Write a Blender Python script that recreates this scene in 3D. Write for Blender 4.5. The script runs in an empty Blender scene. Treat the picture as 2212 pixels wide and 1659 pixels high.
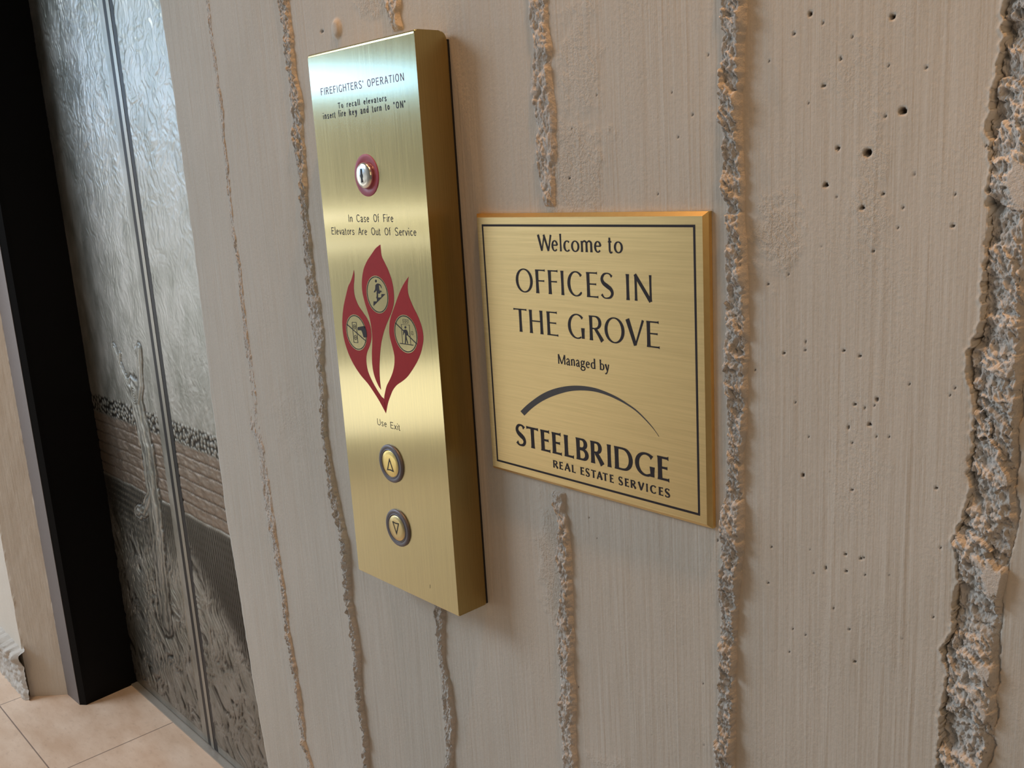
import bpy, bmesh, math, random
import numpy as np
from mathutils import Vector, Matrix
from mathutils.geometry import tessellate_polygon
random.seed(7)
# measured outlines, in metres on their own planes: (x along the wall, z up)
ridge_first = ([(-1.27035, 1.69956), (-1.26781, 1.64047), (-1.26602, 1.59248), (-1.27014, 1.56259), (-1.27078, 1.51968), (-1.27115, 1.48238), (-1.27152, 1.44459), (-1.26829, 1.39348), (-1.2698, 1.3448), (-1.26961, 1.30201), (-1.2792, 1.2477), (-1.27705, 1.20013), (-1.27602, 1.15876), (-1.29343, 1.09977), (-1.27719, 1.0668), (-1.27945, 1.0158), (-1.27011, 0.92217), (-1.25578, 0.83587), (-1.25942, 0.78098), (-1.2512, 0.72152), (-1.24719, 0.66773), (-1.25607, 0.632), (-1.24342, 0.60508), (-1.23883, 0.55911)], [(-1.27243, 1.7004), (-1.27244, 1.64134), (-1.27191, 1.59318), (-1.2665, 1.56227), (-1.27519, 1.51978), (-1.27274, 1.48212), (-1.27718, 1.44425), (-1.27807, 1.39276), (-1.27248, 1.34387), (-1.27646, 1.30062), (-1.27593, 1.24676), (-1.27078, 1.19943), (-1.27106, 1.15787), (-1.27047, 1.10174), (-1.26608, 1.06691), (-1.26369, 1.01699), (-1.26002, 0.92234), (-1.25298, 0.83393), (-1.25494, 0.77948), (-1.24662, 0.71998), (-1.244, 0.66555), (-1.24053, 0.63494), (-1.24619, 0.60015), (-1.22933, 0.55962)])
ridge_second = ([(-1.07625, 1.66842), (-1.07435, 1.64728), (-1.06924, 1.6256), (-1.0716, 1.60477), (-1.0686, 1.58314), (-1.07, 1.55104), (-1.07581, 1.51879), (-1.07397, 1.48554), (-1.06992, 1.45189), (-1.07248, 1.41804), (-1.07508, 1.38365), (-1.0778, 1.34287), (-1.08401, 1.30112), (-1.07867, 1.26549), (-1.07336, 1.22354), (-1.07374, 1.18663), (-1.07778, 1.13607), (-1.07117, 1.09283), (-1.08109, 1.05219), (-1.06603, 1.00994), (-1.06036, 0.9785), (-1.06338, 0.89733), (-1.05422, 0.83188), (-1.05687, 0.79615), (-1.05475, 0.7476), (-1.05265, 0.69115), (-1.05776, 0.64582)], [(-1.06721, 1.66783), (-1.06733, 1.64696), (-1.06639, 1.62577), (-1.06863, 1.60482), (-1.06876, 1.58341), (-1.06039, 1.55021), (-1.06483, 1.51783), (-1.06717, 1.48476), (-1.06954, 1.45119), (-1.07417, 1.41711), (-1.07217, 1.38251), (-1.07355, 1.34155), (-1.06482, 1.30056), (-1.06387, 1.26472), (-1.07434, 1.22111), (-1.07343, 1.18409), (-1.0843, 1.13207), (-1.07992, 1.08791), (-1.07309, 1.05035), (-1.0639, 1.00658), (-1.05581, 0.97559), (-1.06322, 0.8927), (-1.05387, 0.82683), (-1.06001, 0.78955), (-1.06142, 0.73913), (-1.05794, 0.68263), (-1.06294, 0.6369)])
ridge_third = ([(-0.86504, 1.63499), (-0.86057, 1.62067), (-0.85658, 1.60871), (-0.86094, 0.94762), (-0.86574, 0.9159), (-0.86384, 0.8799), (-0.86113, 0.85002), (-0.86283, 0.80548), (-0.86489, 0.7728), (-0.86188, 0.73615)], [(-0.84776, 1.63301), (-0.85123, 1.61995), (-0.84804, 1.60809), (-0.85529, 0.94512), (-0.85991, 0.91335), (-0.86351, 0.87523), (-0.85508, 0.84733), (-0.85188, 0.8047), (-0.85754, 0.77044), (-0.86498, 0.72886)])
ridge_fourth = ([(-0.65334, 1.60156), (-0.65342, 1.57817), (-0.6499, 1.56196), (-0.65325, 1.54251), (-0.65302, 1.52241), (-0.6534, 1.49808), (-0.65257, 1.47336), (-0.65388, 1.44846), (-0.64598, 1.42305), (-0.6557, 1.12229), (-0.64814, 1.09957), (-0.65253, 1.07366), (-0.65059, 1.04407), (-0.652, 1.02334), (-0.65825, 0.99042), (-0.66106, 0.97903), (-0.65806, 0.9538), (-0.65851, 0.92705), (-0.66256, 0.88764), (-0.66103, 0.82815)], [(-0.63276, 1.59889), (-0.63439, 1.57595), (-0.6303, 1.5598), (-0.63339, 1.5405), (-0.63012, 1.5203), (-0.63001, 1.49623), (-0.63048, 1.47189), (-0.63512, 1.44737), (-0.63684, 1.42232), (-0.64311, 1.12256), (-0.63818, 1.09927), (-0.63779, 1.07468), (-0.63772, 1.04471), (-0.63833, 1.0243), (-0.63893, 0.9934), (-0.63824, 0.98331), (-0.64324, 0.95547), (-0.63947, 0.93049), (-0.64179, 0.89212), (-0.64479, 0.83113)])
ridge_fifth = ([(-0.44879, 1.56928), (-0.44782, 1.54956), (-0.44809, 1.5298), (-0.44928, 1.50314), (-0.45041, 1.48284), (-0.44734, 1.45856), (-0.44722, 1.43415), (-0.44573, 1.41649), (-0.44371, 1.40582), (-0.44487, 1.38071), (-0.44772, 1.32542), (-0.44834, 1.27603), (-0.44642, 1.24917), (-0.44598, 1.20983), (-0.45216, 1.15579), (-0.45254, 1.12658), (-0.45669, 1.10004), (-0.45718, 1.06544), (-0.4564, 1.0173), (-0.4595, 0.97094), (-0.46226, 0.91917)], [(-0.42911, 1.56658), (-0.42986, 1.54737), (-0.4316, 1.52801), (-0.43341, 1.50169), (-0.43356, 1.48151), (-0.43311, 1.45761), (-0.43158, 1.43336), (-0.43195, 1.41589), (-0.43202, 1.40531), (-0.43008, 1.38041), (-0.42827, 1.32595), (-0.42984, 1.27709), (-0.43087, 1.25012), (-0.43465, 1.21035), (-0.43367, 1.15831), (-0.43523, 1.12914), (-0.43771, 1.10336), (-0.44124, 1.0682), (-0.44308, 1.01956), (-0.44349, 0.97464), (-0.44491, 0.92398)])
ridge_sixth = ([(-0.24703, 1.53768), (-0.24783, 1.51124), (-0.24989, 1.48706), (-0.25323, 1.47079), (-0.25507, 1.46254), (-0.25102, 1.45385), (-0.2505, 1.41392), (-0.25096, 1.38174), (-0.25247, 1.33344), (-0.25869, 1.3205), (-0.25683, 1.29876), (-0.25357, 1.29286), (-0.25392, 1.26732), (-0.25442, 1.24454), (-0.25492, 1.22139), (-0.25727, 1.20414), (-0.26373, 1.18556), (-0.25923, 1.17645), (-0.26031, 1.14138), (-0.26153, 1.11614), (-0.26757, 1.10325), (-0.2636, 1.08647), (-0.26386, 1.06799), (-0.26643, 1.04832), (-0.26737, 1.02903), (-0.26719, 1.00653)], [(-0.22563, 1.53429), (-0.22606, 1.42762), (-0.22514, 1.31181), (-0.2258, 1.23411), (-0.22406, 1.21201), (-0.22558, 1.1855), (-0.22973, 1.15085), (-0.23101, 1.1161), (-0.22991, 1.08138), (-0.2297, 1.04554), (-0.23423, 1.02184)])
edge = [(-1.42595, 1.72476), (-1.42046, 1.60821), (-1.42056, 1.47465), (-1.41936, 1.30699), (-1.42775, 1.13708), (-1.42829, 0.92688), (-1.41682, 0.78319), (-1.40858, 0.63384), (-1.39262, 0.48377)]
flameC = [(-0.86291, 1.38524), (-0.87257, 1.38088), (-0.88097, 1.37466), (-0.89076, 1.3671), (-0.89873, 1.35824), (-0.90368, 1.34813), (-0.906, 1.33804), (-0.90567, 1.32928), (-0.90287, 1.31938), (-0.89895, 1.30956), (-0.89594, 1.30095), (-0.89469, 1.29093), (-0.89456, 1.28206), (-0.89599, 1.27301), (-0.89831, 1.26255), (-0.89952, 1.25212), (-0.89917, 1.24311), (-0.89657, 1.23434), (-0.89128, 1.22592), (-0.88668, 1.22171), (-0.88706, 1.22774), (-0.88698, 1.23678), (-0.88582, 1.2472), (-0.88336, 1.25896), (-0.88004, 1.27071), (-0.87565, 1.2812), (-0.86938, 1.29174), (-0.86149, 1.30227), (-0.8539, 1.3114), (-0.84849, 1.32028), (-0.84621, 1.32889), (-0.84603, 1.33853), (-0.84791, 1.34804), (-0.85224, 1.35745), (-0.85813, 1.36623), (-0.86233, 1.3727), (-0.8629, 1.37987)]
flameL = [(-0.91902, 1.35629), (-0.92236, 1.34988), (-0.92824, 1.34205), (-0.93374, 1.33671), (-0.9402, 1.32612), (-0.94627, 1.31544), (-0.95122, 1.30339), (-0.95405, 1.29138), (-0.95426, 1.2795), (-0.95158, 1.26782), (-0.94553, 1.25515), (-0.93689, 1.24413), (-0.9248, 1.2336), (-0.91242, 1.22588), (-0.90155, 1.21677), (-0.89191, 1.2076), (-0.88115, 1.19505), (-0.88223, 1.21089), (-0.88662, 1.21354), (-0.89435, 1.22032), (-0.90285, 1.22968), (-0.90913, 1.23937), (-0.91106, 1.24828), (-0.91046, 1.25614), (-0.90758, 1.26291), (-0.902, 1.26989), (-0.89718, 1.27801), (-0.89572, 1.28577), (-0.89696, 1.29455), (-0.9013, 1.30182), (-0.90902, 1.30888), (-0.9168, 1.31599), (-0.92168, 1.3246), (-0.92288, 1.33089), (-0.92203, 1.33853), (-0.9196, 1.34621), (-0.91876, 1.35253)]
flameR = [(-0.81652, 1.35267), (-0.82246, 1.34796), (-0.83044, 1.34049), (-0.83769, 1.33177), (-0.84401, 1.32298), (-0.85042, 1.31408), (-0.85709, 1.30383), (-0.86025, 1.29372), (-0.8605, 1.28503), (-0.85798, 1.27656), (-0.85523, 1.26687), (-0.85528, 1.25938), (-0.85745, 1.25163), (-0.86177, 1.24358), (-0.86829, 1.2352), (-0.8747, 1.22801), (-0.87917, 1.21972), (-0.88223, 1.21089), (-0.88115, 1.19505), (-0.87564, 1.20728), (-0.8701, 1.21578), (-0.86353, 1.22433), (-0.8552, 1.23111), (-0.84402, 1.2369), (-0.83397, 1.2431), (-0.82258, 1.25306), (-0.81224, 1.26394), (-0.80503, 1.27432), (-0.8003, 1.28553), (-0.7996, 1.2939), (-0.80142, 1.30204), (-0.806, 1.31116), (-0.81256, 1.32017), (-0.81733, 1.32816), (-0.81988, 1.33393), (-0.82008, 1.341), (-0.81851, 1.34813)]
picC = [[(-0.87711, 1.34694), (-0.87849, 1.34631), (-0.87927, 1.34509), (-0.87875, 1.34394), (-0.87744, 1.34366), (-0.87589, 1.34423), (-0.8753, 1.34544), (-0.87593, 1.34658)], [(-0.87436, 1.34279), (-0.87712, 1.34199), (-0.87901, 1.34038), (-0.87972, 1.3373), (-0.88035, 1.33558), (-0.88249, 1.33394), (-0.8833, 1.33254), (-0.88213, 1.33244), (-0.88027, 1.33304), (-0.8782, 1.33501), (-0.87748, 1.33403), (-0.87809, 1.33197), (-0.87817, 1.3296), (-0.87885, 1.32786), (-0.87966, 1.3268), (-0.87932, 1.32597), (-0.87606, 1.32615), (-0.87583, 1.32769), (-0.8758, 1.32973), (-0.87531, 1.33178), (-0.87292, 1.3314), (-0.87132, 1.33233), (-0.87024, 1.33374), (-0.86846, 1.33323), (-0.86826, 1.33451), (-0.8694, 1.3354), (-0.87181, 1.33483), (-0.87216, 1.33633), (-0.87233, 1.33902), (-0.87231, 1.34103), (-0.87007, 1.34047), (-0.86882, 1.33919), (-0.86845, 1.33786), (-0.86746, 1.33825), (-0.8677, 1.33974), (-0.86904, 1.34152), (-0.87149, 1.34258)], [(-0.8855, 1.3223), (-0.87891, 1.3229), (-0.87797, 1.32706), (-0.86989, 1.32769), (-0.86897, 1.33138), (-0.86131, 1.3318), (-0.8862, 1.31712)]]
picL = [[(-0.92194, 1.29058), (-0.90841, 1.29318), (-0.90688, 1.29284), (-0.90497, 1.2883), (-0.9046, 1.28408), (-0.90515, 1.28069), (-0.90659, 1.27996), (-0.91116, 1.27956), (-0.91209, 1.28039), (-0.91294, 1.28337), (-0.91432, 1.28631), (-0.91521, 1.2874), (-0.92171, 1.28708), (-0.92252, 1.28808)], [(-0.94519, 1.29213), (-0.90787, 1.2751), (-0.90676, 1.27584), (-0.94403, 1.29287)], [(-0.93316, 1.29508), (-0.9241, 1.29556), (-0.92395, 1.29618), (-0.933, 1.29571)], [(-0.93325, 1.29536), (-0.93314, 1.27186), (-0.93224, 1.27199), (-0.93236, 1.29547)], [(-0.92474, 1.29579), (-0.9251, 1.27198), (-0.92421, 1.2721), (-0.92386, 1.2959)], [(-0.93308, 1.27158), (-0.92431, 1.27186), (-0.92409, 1.27249), (-0.93286, 1.27221)]]
picR = [[(-0.82968, 1.29916), (-0.83102, 1.29854), (-0.83167, 1.29743), (-0.83101, 1.29642), (-0.82967, 1.29638), (-0.82832, 1.29709), (-0.82805, 1.29832), (-0.82865, 1.29903)], [(-0.83371, 1.29438), (-0.8321, 1.29512), (-0.82906, 1.29537), (-0.82739, 1.29475), (-0.82618, 1.29274), (-0.82572, 1.29066), (-0.82639, 1.2894), (-0.82767, 1.28913), (-0.82883, 1.28979), (-0.82938, 1.28762), (-0.82892, 1.28554), (-0.82803, 1.28288), (-0.82723, 1.28037), (-0.82875, 1.28023), (-0.82972, 1.28334), (-0.83027, 1.28481), (-0.83159, 1.27997), (-0.8332, 1.27997), (-0.83209, 1.28434), (-0.83135, 1.28897), (-0.83163, 1.29198), (-0.83254, 1.2919), (-0.83352, 1.2903), (-0.83446, 1.289), (-0.8352, 1.28909), (-0.83448, 1.29174), (-0.83415, 1.29298)], [(-0.84825, 1.301), (-0.81223, 1.28086), (-0.81118, 1.28156), (-0.84714, 1.30169)], [(-0.8426, 1.2788), (-0.81825, 1.27895), (-0.81791, 1.27988), (-0.84225, 1.27975)], [(-0.83694, 1.30032), (-0.82216, 1.30057), (-0.82205, 1.30093), (-0.83682, 1.30069)], [(-0.83693, 1.30049), (-0.83758, 1.27971), (-0.83696, 1.27979), (-0.83632, 1.30056)], [(-0.82265, 1.30069), (-0.823, 1.28), (-0.82239, 1.28008), (-0.82205, 1.30077)], [(-0.83335, 1.30607), (-0.82411, 1.30615), (-0.82402, 1.30645), (-0.83326, 1.30637)], [(-0.83356, 1.30619), (-0.83365, 1.30195), (-0.83314, 1.30201), (-0.83305, 1.30625)], [(-0.82431, 1.30628), (-0.82494, 1.30242), (-0.82444, 1.30246), (-0.82381, 1.30632)], [(-0.83343, 1.30183), (-0.82472, 1.30229), (-0.82466, 1.30259), (-0.83336, 1.30214)], [(-0.82887, 1.30639), (-0.82926, 1.30214), (-0.82876, 1.30219), (-0.82837, 1.30644)], [(-0.81983, 1.29418), (-0.81738, 1.29408), (-0.81725, 1.29438), (-0.8197, 1.29448)], [(-0.82001, 1.29429), (-0.81993, 1.29054), (-0.81943, 1.29061), (-0.81951, 1.29436)], [(-0.81756, 1.29419), (-0.81728, 1.29046), (-0.81678, 1.29054), (-0.81707, 1.29427)], [(-0.81975, 1.29042), (-0.8171, 1.29035), (-0.81697, 1.29066), (-0.81962, 1.29073)], [(-0.83167, 1.30495), (-0.8315, 1.30331), (-0.83079, 1.30342), (-0.83096, 1.30507)], [(-0.82721, 1.30545), (-0.82718, 1.30349), (-0.82647, 1.30359), (-0.8265, 1.30554)]]
picLc = [(-0.92848, 1.29037), (-0.92854, 1.27803)]
arrU = [(-0.87797, 1.1442), (-0.88507, 1.12879), (-0.87207, 1.12872)]
arrD = [(-0.87645, 1.05089), (-0.88378, 1.06547), (-0.87013, 1.06554)]
arc = [(-0.69357, 1.21763), (-0.68648, 1.22335), (-0.67838, 1.22915), (-0.66486, 1.23767), (-0.6518, 1.24416), (-0.63812, 1.24907), (-0.62484, 1.25245), (-0.61293, 1.25432), (-0.60035, 1.2552), (-0.58809, 1.25483), (-0.57523, 1.25289), (-0.56269, 1.24986), (-0.55217, 1.24609), (-0.54185, 1.24168), (-0.53344, 1.23638), (-0.52515, 1.23011), (-0.51945, 1.22453), (-0.51622, 1.22096), (-0.51664, 1.22076), (-0.52028, 1.22473), (-0.52601, 1.22963), (-0.53432, 1.23556), (-0.54277, 1.24051), (-0.55312, 1.24456), (-0.56369, 1.24763), (-0.57537, 1.25005), (-0.58827, 1.25139), (-0.60058, 1.25107), (-0.61322, 1.24956), (-0.6252, 1.2469), (-0.63856, 1.24254), (-0.65231, 1.23694), (-0.66542, 1.23019), (-0.67785, 1.22211), (-0.68801, 1.21392)]
T = {'OFFICES IN': ([('O', -0.6892, -0.6655), ('F', -0.6616, -0.6484), ('F', -0.6446, -0.6316), ('I', -0.6278, -0.6238), ('C', -0.6193, -0.6007), ('E', -0.5954, -0.5815), ('S', -0.5782, -0.5631), ('I', -0.5486, -0.5447), ('N', -0.5395, -0.52)], 1.339, 1.3617), 'THE GROVE': ([('T', -0.6952, -0.6765), ('H', -0.6733, -0.6543), ('E', -0.6491, -0.6345), ('G', -0.6211, -0.6), ('R', -0.5942, -0.5767), ('O', -0.5755, -0.552), ('V', -0.5504, -0.5296), ('E', -0.5271, -0.5131)], 1.2995, 1.3224), 'Welcome to': ([('W', -0.6563, -0.6372), ('e', -0.6377, -0.6292), ('l', -0.627, -0.6245), ('c', -0.6223, -0.6142), ('o', -0.6125, -0.6022), ('m', -0.6005, -0.5863), ('e', -0.5842, -0.5755), ('t', -0.5676, -0.5625), ('o', -0.5609, -0.5507)], 1.3795, 1.3945), 'Managed by': ([('M', -0.6365, -0.6266), ('a', -0.6255, -0.6206), ('n', -0.6195, -0.6142), ('a', -0.613, -0.6081), ('g', -0.6073, -0.601), ('e', -0.6005, -0.5953), ('d', -0.5943, -0.5884), ('b', -0.5831, -0.5775), ('y', -0.577, -0.5715)], 1.2729, 1.2821), 'STEELBRIDGE': ([('S', -0.7026, -0.6879), ('T', -0.6865, -0.6694), ('E', -0.6664, -0.6534), ('E', -0.6505, -0.6376), ('L', -0.634, -0.6214), ('B', -0.6181, -0.6018), ('R', -0.5992, -0.5821), ('I', -0.5783, -0.5732), ('D', -0.5695, -0.5474), ('G', -0.5447, -0.5221), ('E', -0.5192, -0.5062)], 1.1815, 1.2033), 'REAL ESTATE SERVICES': ([('R', -0.6505, -0.6432), ('E', -0.6419, -0.6368), ('A', -0.6349, -0.6266), ('L', -0.625, -0.62), ('E', -0.6136, -0.6086), ('S', -0.6069, -0.6014), ('T', -0.5996, -0.5934), ('A', -0.5925, -0.5849), ('T', -0.5848, -0.5785), ('E', -0.5762, -0.5714), ('S', -0.5655, -0.56), ('E', -0.5578, -0.5529), ('R', -0.5509, -0.544), ('V', -0.5423, -0.5346), ('I', -0.5327, -0.5306), ('C', -0.5282, -0.5209), ('E', -0.5184, -0.5133), ('S', -0.5116, -0.5057)], 1.1668, 1.1745)}
holes = [(-0.37771, 1.54927, 0.00148), (-0.39093, 1.53754, 0.00111), (-0.31799, 1.53864, 0.00185), (-0.35424, 1.51669, 0.00111), (-0.36695, 1.50004, 0.00129), (-0.30909, 1.47807, 0.00259), (-0.32103, 1.47544, 0.00093), (-0.35531, 1.4567, 0.00167), (-0.33318, 1.45239, 0.00296), (-0.36441, 1.4314, 0.00185), (-0.30021, 1.43717, 0.00093), (-0.32129, 1.42429, 0.00093), (-0.33607, 1.41507, 0.00167), (-0.31028, 1.40109, 0.00074), (-0.27331, 1.40289, 0.00129), (-0.27235, 1.42294, 0.00074), (-0.36749, 1.38749, 0.00074), (-0.32734, 1.38532, 0.00093), (-0.37943, 1.31579, 0.00093), (-0.3487, 1.31224, 0.00093), (-0.33568, 1.30978, 0.00111), (-0.39443, 1.36671, 0.00074), (-0.42372, 1.2897, 0.00074), (-0.241, 1.41916, 0.00167), (-0.33894, 1.27317, 0.00129), (-0.32202, 1.27933, 0.00129), (-0.32736, 1.25989, 0.00148), (-0.34406, 1.25495, 0.00111), (-0.33136, 1.27129, 0.00093), (-0.32167, 1.25159, 0.00074), (-0.34071, 1.24304, 0.00093), (-0.38096, 1.21036, 0.00129), (-0.34, 1.2073, 0.00093), (-0.36047, 1.13882, 0.00111), (-0.37075, 1.13086, 0.00093), (-0.34343, 1.14093, 0.00093), (-0.32967, 1.15602, 0.00074), (-0.32843, 1.14198, 0.00074), (-0.35311, 1.10658, 0.00093), (-0.3623, 1.06591, 0.00074), (-0.35904, 1.21733, 0.00074), (-0.2772, 1.22166, 0.00093), (-0.63456, 1.56976, 0.00081), (-0.58139, 1.51355, 0.00067), (-0.63494, 1.58647, 0.00055), (-0.61275, 1.12046, 0.00067), (-0.60338, 1.10123, 0.00059), (-0.59711, 1.10515, 0.00044), (-0.63968, 0.94032, 0.00059), (-0.63771, 0.92845, 0.00074), (-1.00418, 1.62357, 0.00222)]
LENS = 33.7735
CAMR = ((0.6768016419671817, -0.7260216243833358, -0.12178726681516919), (0.7338224328156625, 0.6521630038549454, 0.19023157860722587), (-0.05868708995195992, -0.2181192731756571, 0.974155946521035))
# ---------------------------------------------------------------- helpers
C = bpy.context.scene.collection
PI = math.pi

def link(o, parent=None):
    C.objects.link(o)
    if parent is not None:
        o.parent = parent
        o.location = -Vector(parent.location)
    return o

def tag(o, label=None, cat=None, group=None, kind=None):
    for k, v in (('label', label), ('category', cat), ('group', group), ('kind', kind)):
        if v: o[k] = v
    return o

def empty(name, loc):
    o = bpy.data.objects.new(name, None)
    o.empty_display_size = .05
    o.location = loc
    C.objects.link(o)
    return o

def mesh_obj(name, verts, faces, mat, parent=None, smooth=False):
    me = bpy.data.meshes.new(name)
    me.from_pydata([tuple(v) for v in verts], [], faces)
    me.validate(); me.update()
    if smooth:
        me.polygons.foreach_set('use_smooth', [True] * len(me.polygons))
    me.materials.append(mat)
    return link(bpy.data.objects.new(name, me), parent)

def bm_obj(name, bm, mat, parent=None, smooth=False):
    bmesh.ops.recalc_face_normals(bm, faces=bm.faces[:])
    me = bpy.data.meshes.new(name)
    bm.to_mesh(me); bm.free()
    if smooth:
        me.polygons.foreach_set('use_smooth', [True] * len(me.polygons))
    me.materials.append(mat)
    return link(bpy.data.objects.new(name, me), parent)

def grid_mesh(name, X, Y, Z, mat, parent=None, flip=False, attrs=None, smooth=True):
    """rows x cols arrays of points -> one quad-grid mesh"""
    n, m = X.shape
    co = np.stack([X, Y, Z], -1).reshape(-1, 3).astype(np.float32)
    idx = np.arange(n * m).reshape(n, m)
    a, b, c, d = idx[:-1, :-1], idx[:-1, 1:], idx[1:, 1:], idx[1:, :-1]
    q = np.stack([a, d, c, b] if flip else [a, b, c, d], -1).reshape(-1)
    me = bpy.data.meshes.new(name)
    me.vertices.add(n * m); me.vertices.foreach_set('co', co.ravel())
    nf = len(q) // 4
    me.loops.add(len(q)); me.loops.foreach_set('vertex_index', q.astype(np.int32))
    me.polygons.add(nf)
    me.polygons.foreach_set('loop_start', np.arange(0, len(q), 4, dtype=np.int32))
    me.polygons.foreach_set('use_smooth', np.full(nf, smooth))
    me.update(calc_edges=True)
    for k, v in (attrs or {}).items():
        at = me.attributes.new(k, 'FLOAT', 'POINT')
        at.data.foreach_set('value', v.reshape(-1).astype(np.float32))
    me.materials.append(mat)
    return link(bpy.data.objects.new(name, me), parent)

def box_bm(bm, x0, x1, y0, y1, z0, z1):
    vs = [bm.verts.new(p) for p in ((x0, y0, z0), (x1, y0, z0), (x1, y1, z0), (x0, y1, z0),
                                    (x0, y0, z1), (x1, y0, z1), (x1, y1, z1), (x0, y1, z1))]
    for f in ((0, 1, 2, 3), (4, 5, 6, 7), (0, 1, 5, 4), (1, 2, 6, 5), (2, 3, 7, 6), (3, 0, 4, 7)):
        bm.faces.new([vs[i] for i in f])
    return vs

def prism(name, foot, z0, z1, mat, parent=None):
    n = len(foot)
    v = [(x, y, z0) for x, y in foot] + [(x, y, z1) for x, y in foot]
    f = [(i, (i + 1) % n, n + (i + 1) % n, n + i) for i in range(n)] + [tuple(range(n)), tuple(range(n, 2 * n))]
    bm = bmesh.new()
    bv = [bm.verts.new(p) for p in v]
    for q in f: bm.faces.new([bv[i] for i in q])
    return bm_obj(name, bm, mat, parent)

def flat_poly(name, pts_list, y, mat, parent=None):
    """outlines in the (x, z) plane -> thin flat mesh facing -y"""
    verts, faces = [], []
    for k, pts in enumerate(pts_list):
        co = [Vector((x, z, 0)) for x, z in pts]
        tris = tessellate_polygon([co])
        b = len(verts)
        verts += [(x, y - k * 4e-6, z) for x, z in pts]
        for t in tris:
            a, bb, c = (Vector((pts[i][0], pts[i][1])) for i in t)
            cr = (bb.x - a.x) * (c.y - a.y) - (bb.y - a.y) * (c.x - a.x)
            t = t if cr > 0 else t[::-1]
            faces.append(tuple(b + i for i in t))
    return mesh_obj(name, verts, faces, mat, parent)

def lathe(name, prof, cx, cz, mat, parent=None, seg=64, smooth=True):
    """profile (radius, y) around the axis through (cx, *, cz) along y"""
    a = np.linspace(0, 2 * PI, seg + 1)
    r = np.array([p[0] for p in prof])[:, None]; yy = np.array([p[1] for p in prof])[:, None]
    return grid_mesh(name, cx + r * np.cos(a), yy + 0 * a, cz + r * np.sin(a), mat, parent, smooth=smooth, flip=True)

def smooth_closed(pts, sub=4, sharp=()):
    """Catmull-Rom through a closed outline, keeping the given corner indices sharp"""
    n = len(pts); out = []
    P = [np.array(p) for p in pts]
    for i in range(n):
        p0, p1, p2, p3 = P[i - 1], P[i], P[(i + 1) % n], P[(i + 2) % n]
        if i in sharp: p0 = p1
        if (i + 1) % n in sharp: p3 = p2
        for k in range(sub):
            t = k / sub
            out.append(tuple(.5 * (2 * p1 + (p2 - p0) * t + (2 * p0 - 5 * p1 + 4 * p2 - p3) * t * t + (3 * p1 - p0 - 3 * p2 + p3) * t ** 3)))
    return out

# ---------------------------------------------------------------- numpy noise
def _h(ix, iy, seed):
    h = (ix.astype(np.int64) * 374761393 + iy.astype(np.int64) * 668265263 + seed * 1442695041) & 0xFFFFFFFF
    h = ((h ^ (h >> 13)) * 1274126177) & 0xFFFFFFFF
    h = ((h ^ (h >> 16)) * 2246822519) & 0xFFFFFFFF
    return (h ^ (h >> 15)) & 0xFFFFFFFF

def perlin(x, y, seed=0):
    x0 = np.floor(x); y0 = np.floor(y)
    fx = x - x0; fy = y - y0
    u = fx * fx * fx * (fx * (fx * 6 - 15) + 10); v = fy * fy * fy * (fy * (fy * 6 - 15) + 10)
    def g(ix, iy, dx, dy):
        a = _h(ix, iy, seed) * (2 * PI / 4294967296.)
        return np.cos(a) * dx + np.sin(a) * dy
    n00 = g(x0, y0, fx, fy); n10 = g(x0 + 1, y0, fx - 1, fy)
    n01 = g(x0, y0 + 1, fx, fy - 1); n11 = g(x0 + 1, y0 + 1, fx - 1, fy - 1)
    return 1.4 * ((n00 * (1 - u) + n10 * u) * (1 - v) + (n01 * (1 - u) + n11 * u) * v)

def fbm(x, y, o=4, seed=0, gain=.5):
    s = 0; a = 1.; f = 1.
    for k in range(o):
        s = s + a * perlin(x * f, y * f, seed + k * 17); a *= gain; f *= 2.03
    return s

def ridged(x, y, o=4, seed=0, gain=.55):
    s = 0; a = 1.; f = 1.
    for k in range(o):
        s = s + a * (1 - 2 * np.abs(perlin(x * f, y * f, seed + k * 17))); a *= gain; f *= 2.1
    return s

def cells(x, y, seed=0):
    """Worley noise: distance to the nearest jittered point and that point's random value"""
    x0 = np.floor(x); y0 = np.floor(y)
    best = np.full(x.shape, 9.); val = np.zeros(x.shape)
    for i in (-1, 0, 1):
        for j in (-1, 0, 1):
            cx = x0 + i; cy = y0 + j
            px = cx + _h(cx, cy, seed) / 4294967296.; py = cy + _h(cx, cy, seed + 5) / 4294967296.
            d = np.hypot(x - px, y - py)
            m = d < best
            best = np.where(m, d, best); val = np.where(m, _h(cx, cy, seed + 9) / 4294967296., val)
    return best, val

def sstep(a, b, x):
    t = np.clip((x - a) / (b - a), 0, 1)
    return t * t * (3 - 2 * t)

def curve(pts):
    """(x, z) polyline sampled top-down -> function z -> x (clamped outside)"""
    p = sorted((z, x) for x, z in pts)
    zs = np.array([q[0] for q in p]); xs = np.array([q[1] for q in p])
    return lambda z: np.interp(z, zs, xs)

# ---------------------------------------------------------------- materials
def new_mat(name):
    m = bpy.data.materials.new(name); m.use_nodes = True
    nt = m.node_tree
    b = nt.nodes['Principled BSDF']
    return m, nt, b

def N(nt, t, **kw):
    n = nt.nodes.new(t)
    for k, v in kw.items():
        if k.startswith('i_'):
            n.inputs[k[2:].replace('_', ' ')].default_value = v
        else: setattr(n, k, v)
    return n

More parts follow.
